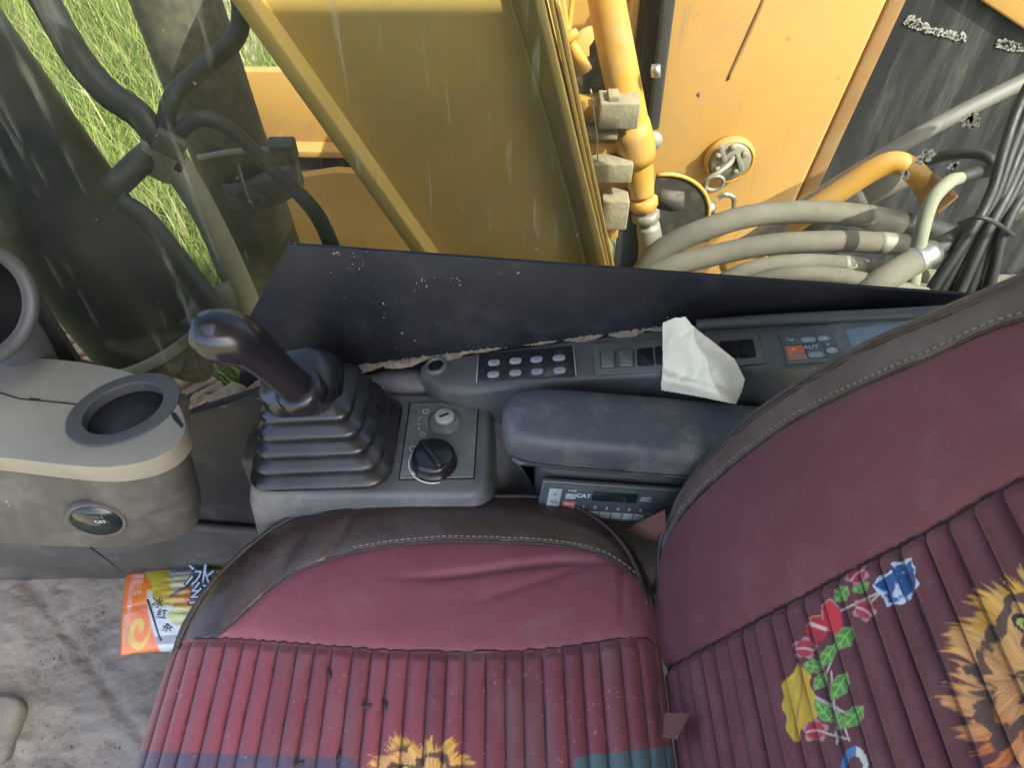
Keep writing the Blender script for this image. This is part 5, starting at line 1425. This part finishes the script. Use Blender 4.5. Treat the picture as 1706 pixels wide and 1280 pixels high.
# round speaker-like air vent at the left edge
av = thing('air_vent', 'round grey air vent with dark dished glass at the left edge', 'vent', PY(-30, 600, .60))
vc = PY(-48, 508, .60); vn = (CAM - vc + Vector((.75, -.05, -.25))).normalized()
rv = pxlen(vc, 112)
lathe('rim', vc, vn, [(rv * .98, -.05), (rv, -.004), (rv * .97, .006), (rv * .86, .008), (rv * .78, .002), (rv * .76, -.012)], M['vent'], av, 56)
lathe('dish', vc, vn, [(rv * .77, -.004), (rv * .70, -.010), (rv * .45, -.016), (0, -.018)], M['lens'], av, 48)
lathe('inner_ring', vc, vn, [(rv * .66, -.010), (rv * .70, -.006), (rv * .64, -.004), (rv * .61, -.010)], M['vent'], av, 48)
tube('stalk', [vc - vn * .03, vc + Vector((-.03, .06, -.10)), vc + Vector((-.05, .06, -.24))], .03, M['vent'], av, 16)

# floor duct below the cup holder console
fd = thing('floor_duct', 'scuffed grey duct cover on the floor at the left wall', 'duct', (-.75, .66, 0))
prism('cover', [Vector((-1.25, .668, .0)), Vector((-.42, .680, .0)), Vector((-.42, .680, .16)), Vector((-.60, .678, .19)), Vector((-.78, .675, .34)), Vector((-1.25, .668, .36))], (0, .018, 0), M['grey_box'], fd, bevel=.010, segs=3)
prism('skirting', [Vector((-.415, .676, 0)), Vector((.10, .676, 0)), Vector((.10, .676, .22)), Vector((-.415, .676, .16))], (0, .02, 0), M['grey_box'], fd, bevel=.006)
tube('cover_joint', [PY(150, 912, .6755), PY(176, 930, .6765), PY(204, 952, .6775)], .0022, M['slot'], fd, 6)

# rubber pedal edge on the floor at lower left
pd = thing('foot_pedal', 'worn rubber pedal edge at the lower left of the floor', 'pedal', PZ(-20, 1215, 0))
loft('pad', [rring(PZ(-40, 1225, 0) + Vector((0, 0, h)), .075 * k, .055 * k, .03 * k) for h, k in ((0, 1), (.02, 1), (.03, .95), (.034, .85))], M['floor'], pd)

# ---------------------------------------------------------------- snack packet lying on the floor
pkt = thing('drink_packet', 'orange and silver lemon tea packet lying on the floor by the seat', 'packet', PZ(280, 1030, 0))
c0, c1, c2, c3 = PZ(208, 943, .018), PZ(384, 938, .018), PZ(376, 1096, .018), PZ(196, 1090, .018)
NU, NV = 150, 110
a_ = np.linspace(0, 1, NU); b_ = np.linspace(0, 1, NV)
A, B = np.meshgrid(a_, b_, indexing='ij'); af, bf_ = A.ravel(), B.ravel()
ln = (c1 - c0).length * 1.45; wd_ = (c3 - c0).length
pex = (c1 - c0).normalized(); pey = (c3 - c0).normalized()
hump = np.clip(np.sin(np.pi * af) , 0, 1) ** .35 * np.clip(np.sin(np.pi * bf_), 0, 1) ** .5
hh_ = .055 * hump + .0030 * (fbm(af * 12, bf_ * 16, 4) - .47) * hump + .0012 * np.sin(bf_ * 70 + 3 * fbm(af * 3, bf_ * 3, 2)) * sstep(.28, .4, af) * hump
skew = .0 * bf_
Pp = np.outer(af * ln - skew, np.array(pex)) + np.outer(bf_ * wd_, np.array(pey)); Pp[:, 2] = 0
o0 = Vector((c0.x, c0.y, .006)); Pp = Pp + np.array(o0); Pp[:, 2] = .006 + hh_
ww = af * 1.45                       # 1.0 = edge hidden by the seat
Cp = np.tile(np.array((.50, .50, .50)), (len(af), 1))
strp = np.sin(bf_ * 60 + .6 * np.sin(ww * 3)) 
Cp = np.where((strp > .2)[:, None], np.array((.60, .60, .58)), np.array((.27, .26, .27)))  # pale and dark stripes paint the reflections on the foil
Cp = blend(Cp, sstep(.30, .36, bf_) * sstep(.88, .80, bf_), (.58, .60, .58))
tri = inpoly(ww, bf_, [(.95, .02), (1.5, -.1), (1.5, .5), (1.0, .35), (.62, .16)])
Cp = np.where(tri[:, None], np.array((.58, .55, .03)), Cp)
d, x, y = ell(ww, bf_, .36, .27, .145, .175, 0)
Cp = blend(Cp, sstep(1, .96, d), (.60, .58, .36)); Cp = blend(Cp, sstep(.93, .88, d), (.58, .48, .04))
for cxx, cyy, rx, ry, col in ((.47, .46, .13, .15, (.55, .40, .05)), (.60, .34, .10, .12, (.62, .58, .34)), (.66, .58, .12, .20, (.58, .33, .05)), (.72, .50, .08, .12, (.62, .20, .05)), (.60, .72, .12, .09, (.50, .52, .20))):
    d, x, y = ell(ww, bf_, cxx, cyy, rx, ry, .3)
    Cp = blend(Cp, sstep(1, .93, d), col)
Cp = blend(Cp, sstep(.022, .012, seg_dist(ww, bf_, (.52, .50), (.70, .37))), (.16, .10, .12))
edge_o = .27 + .10 * bf_ ** 2 - .07 * np.cos(bf_ * 6.3) * (bf_ < .4) + .16 * sstep(.14, .0, bf_)
ora = sstep(.015, -.015, ww - edge_o)
sw_ = fbm(ww * 9 + 2 * np.sin(bf_ * 5), bf_ * 4 + 2 * np.sin(ww * 7), 15)
oc = np.array((.72, .11, .010)) * (1 - sw_)[:, None] + np.array((.75, .27, .02)) * sw_[:, None]
d, x, y = ell(ww, bf_, .21, .80, .11, .17, .3)
spiral = np.sin(6 * d + np.arctan2(y, x) * 1.0 + 1)
oc = np.where(((d < 1) & (spiral > 0))[:, None], np.array((.66, .42, .06)), oc)
Cp = Cp * (1 - ora[:, None]) + oc * ora[:, None]
Cp = blend(Cp, sstep(.03, .015, np.abs(ww - .115)) * (bf_ > .16) * (bf_ < .62), (.74, .30, .20))
pk = grid_part('wrapper', Pp, Cp, np.ones((NU - 1, NV - 1), bool), M['wrap'], pkt, NU, NV)
def PKP(w, b, l=.0015):
    i = int(min(NU - 2, max(0, w / 1.45 * (NU - 1)))); j = int(min(NV - 2, max(0, b * (NV - 1))))
    q = Pp.reshape(NU, NV, 3)[i, j]; return Vector(q) + Vector((0, 0, l))
for s_t, w, b, sz in (('冰', .78, .33, .055), ('红', .82, .55, .050), ('茶', .84, .76, .048)):
    t = text('lettering', s_t, PKP(w, b, .004), pey * 1.0 + pex * -.15, -pex * -1.0 + pey * .15 if False else pex * 1.0 + pey * .15, sz * 1.12, M['ink_navy'], pkt, .0, bold=.045) if False else text('lettering', s_t, PKP(w, b, .004), (pex * .35 + pey).normalized() * -1 if False else (pex.lerp(pey, .12)).normalized(), -(pey.lerp(-pex, .12)).normalized(), sz, M['ink_navy'], pkt, .0, bold=.05)
    text('lettering', s_t, PKP(w, b, .0052), (pex.lerp(pey, .12)).normalized(), -(pey.lerp(-pex, .12)).normalized(), sz, M['ink_pale'], pkt, .0, bold=-.002)
for s_t, w, b, sz in (('冰', .40, .58, .022), ('红', .44, .70, .020), ('茶', .48, .82, .020)):
    text('lettering', s_t, PKP(w, b, .003), (pex.lerp(pey, .12)).normalized(), -(pey.lerp(-pex, .12)).normalized(), sz, M['ink_navy'], pkt, .0, bold=.01)
for s_t, w, b, sz in (('柠檬口味', .17, .33, .011), ('清爽一夏', .215, .33, .011), ('冰红茶味', .085, .74, .013)):
    text('lettering', s_t, PKP(w, b, .003), pey, pex, sz, M['ink_pink'], pkt, .0)
tube('ink_line', [PKP(.31, .53, .002), PKP(.355, .70, .002), PKP(.40, .92, .002)], .0016, M['ink_navy'], pkt, 6, 3)

# ---------------------------------------------------------------- crumbs of soil on the floor
rnd = random.Random(3); parts = []
for k in range(420):
    u_ = rnd.uniform(-10, 420); v_ = rnd.uniform(970, 1290)
    if rnd.random() < .5: u_, v_ = rnd.gauss(150, 60), rnd.gauss(1120, 60)
    p = PZ(u_, v_, 0); s = rnd.uniform(.0010, .0032) * (2.0 if rnd.random() < .04 else 1)
    parts.append(box_data(p + Vector((0, 0, .004 + s * .3)), (s, s * rnd.uniform(.6, 1.2), s * .8), Matrix.Rotation(rnd.uniform(0, 3), 3, 'Z') @ Matrix.Rotation(rnd.uniform(0, 1), 3, 'X')))
cr = multi('soil_crumbs', parts, M['crumb'], None, smooth=False)
tag(cr, 'loose soil crumbs scattered over the dusty floor mat', 'crumbs', kind='stuff')
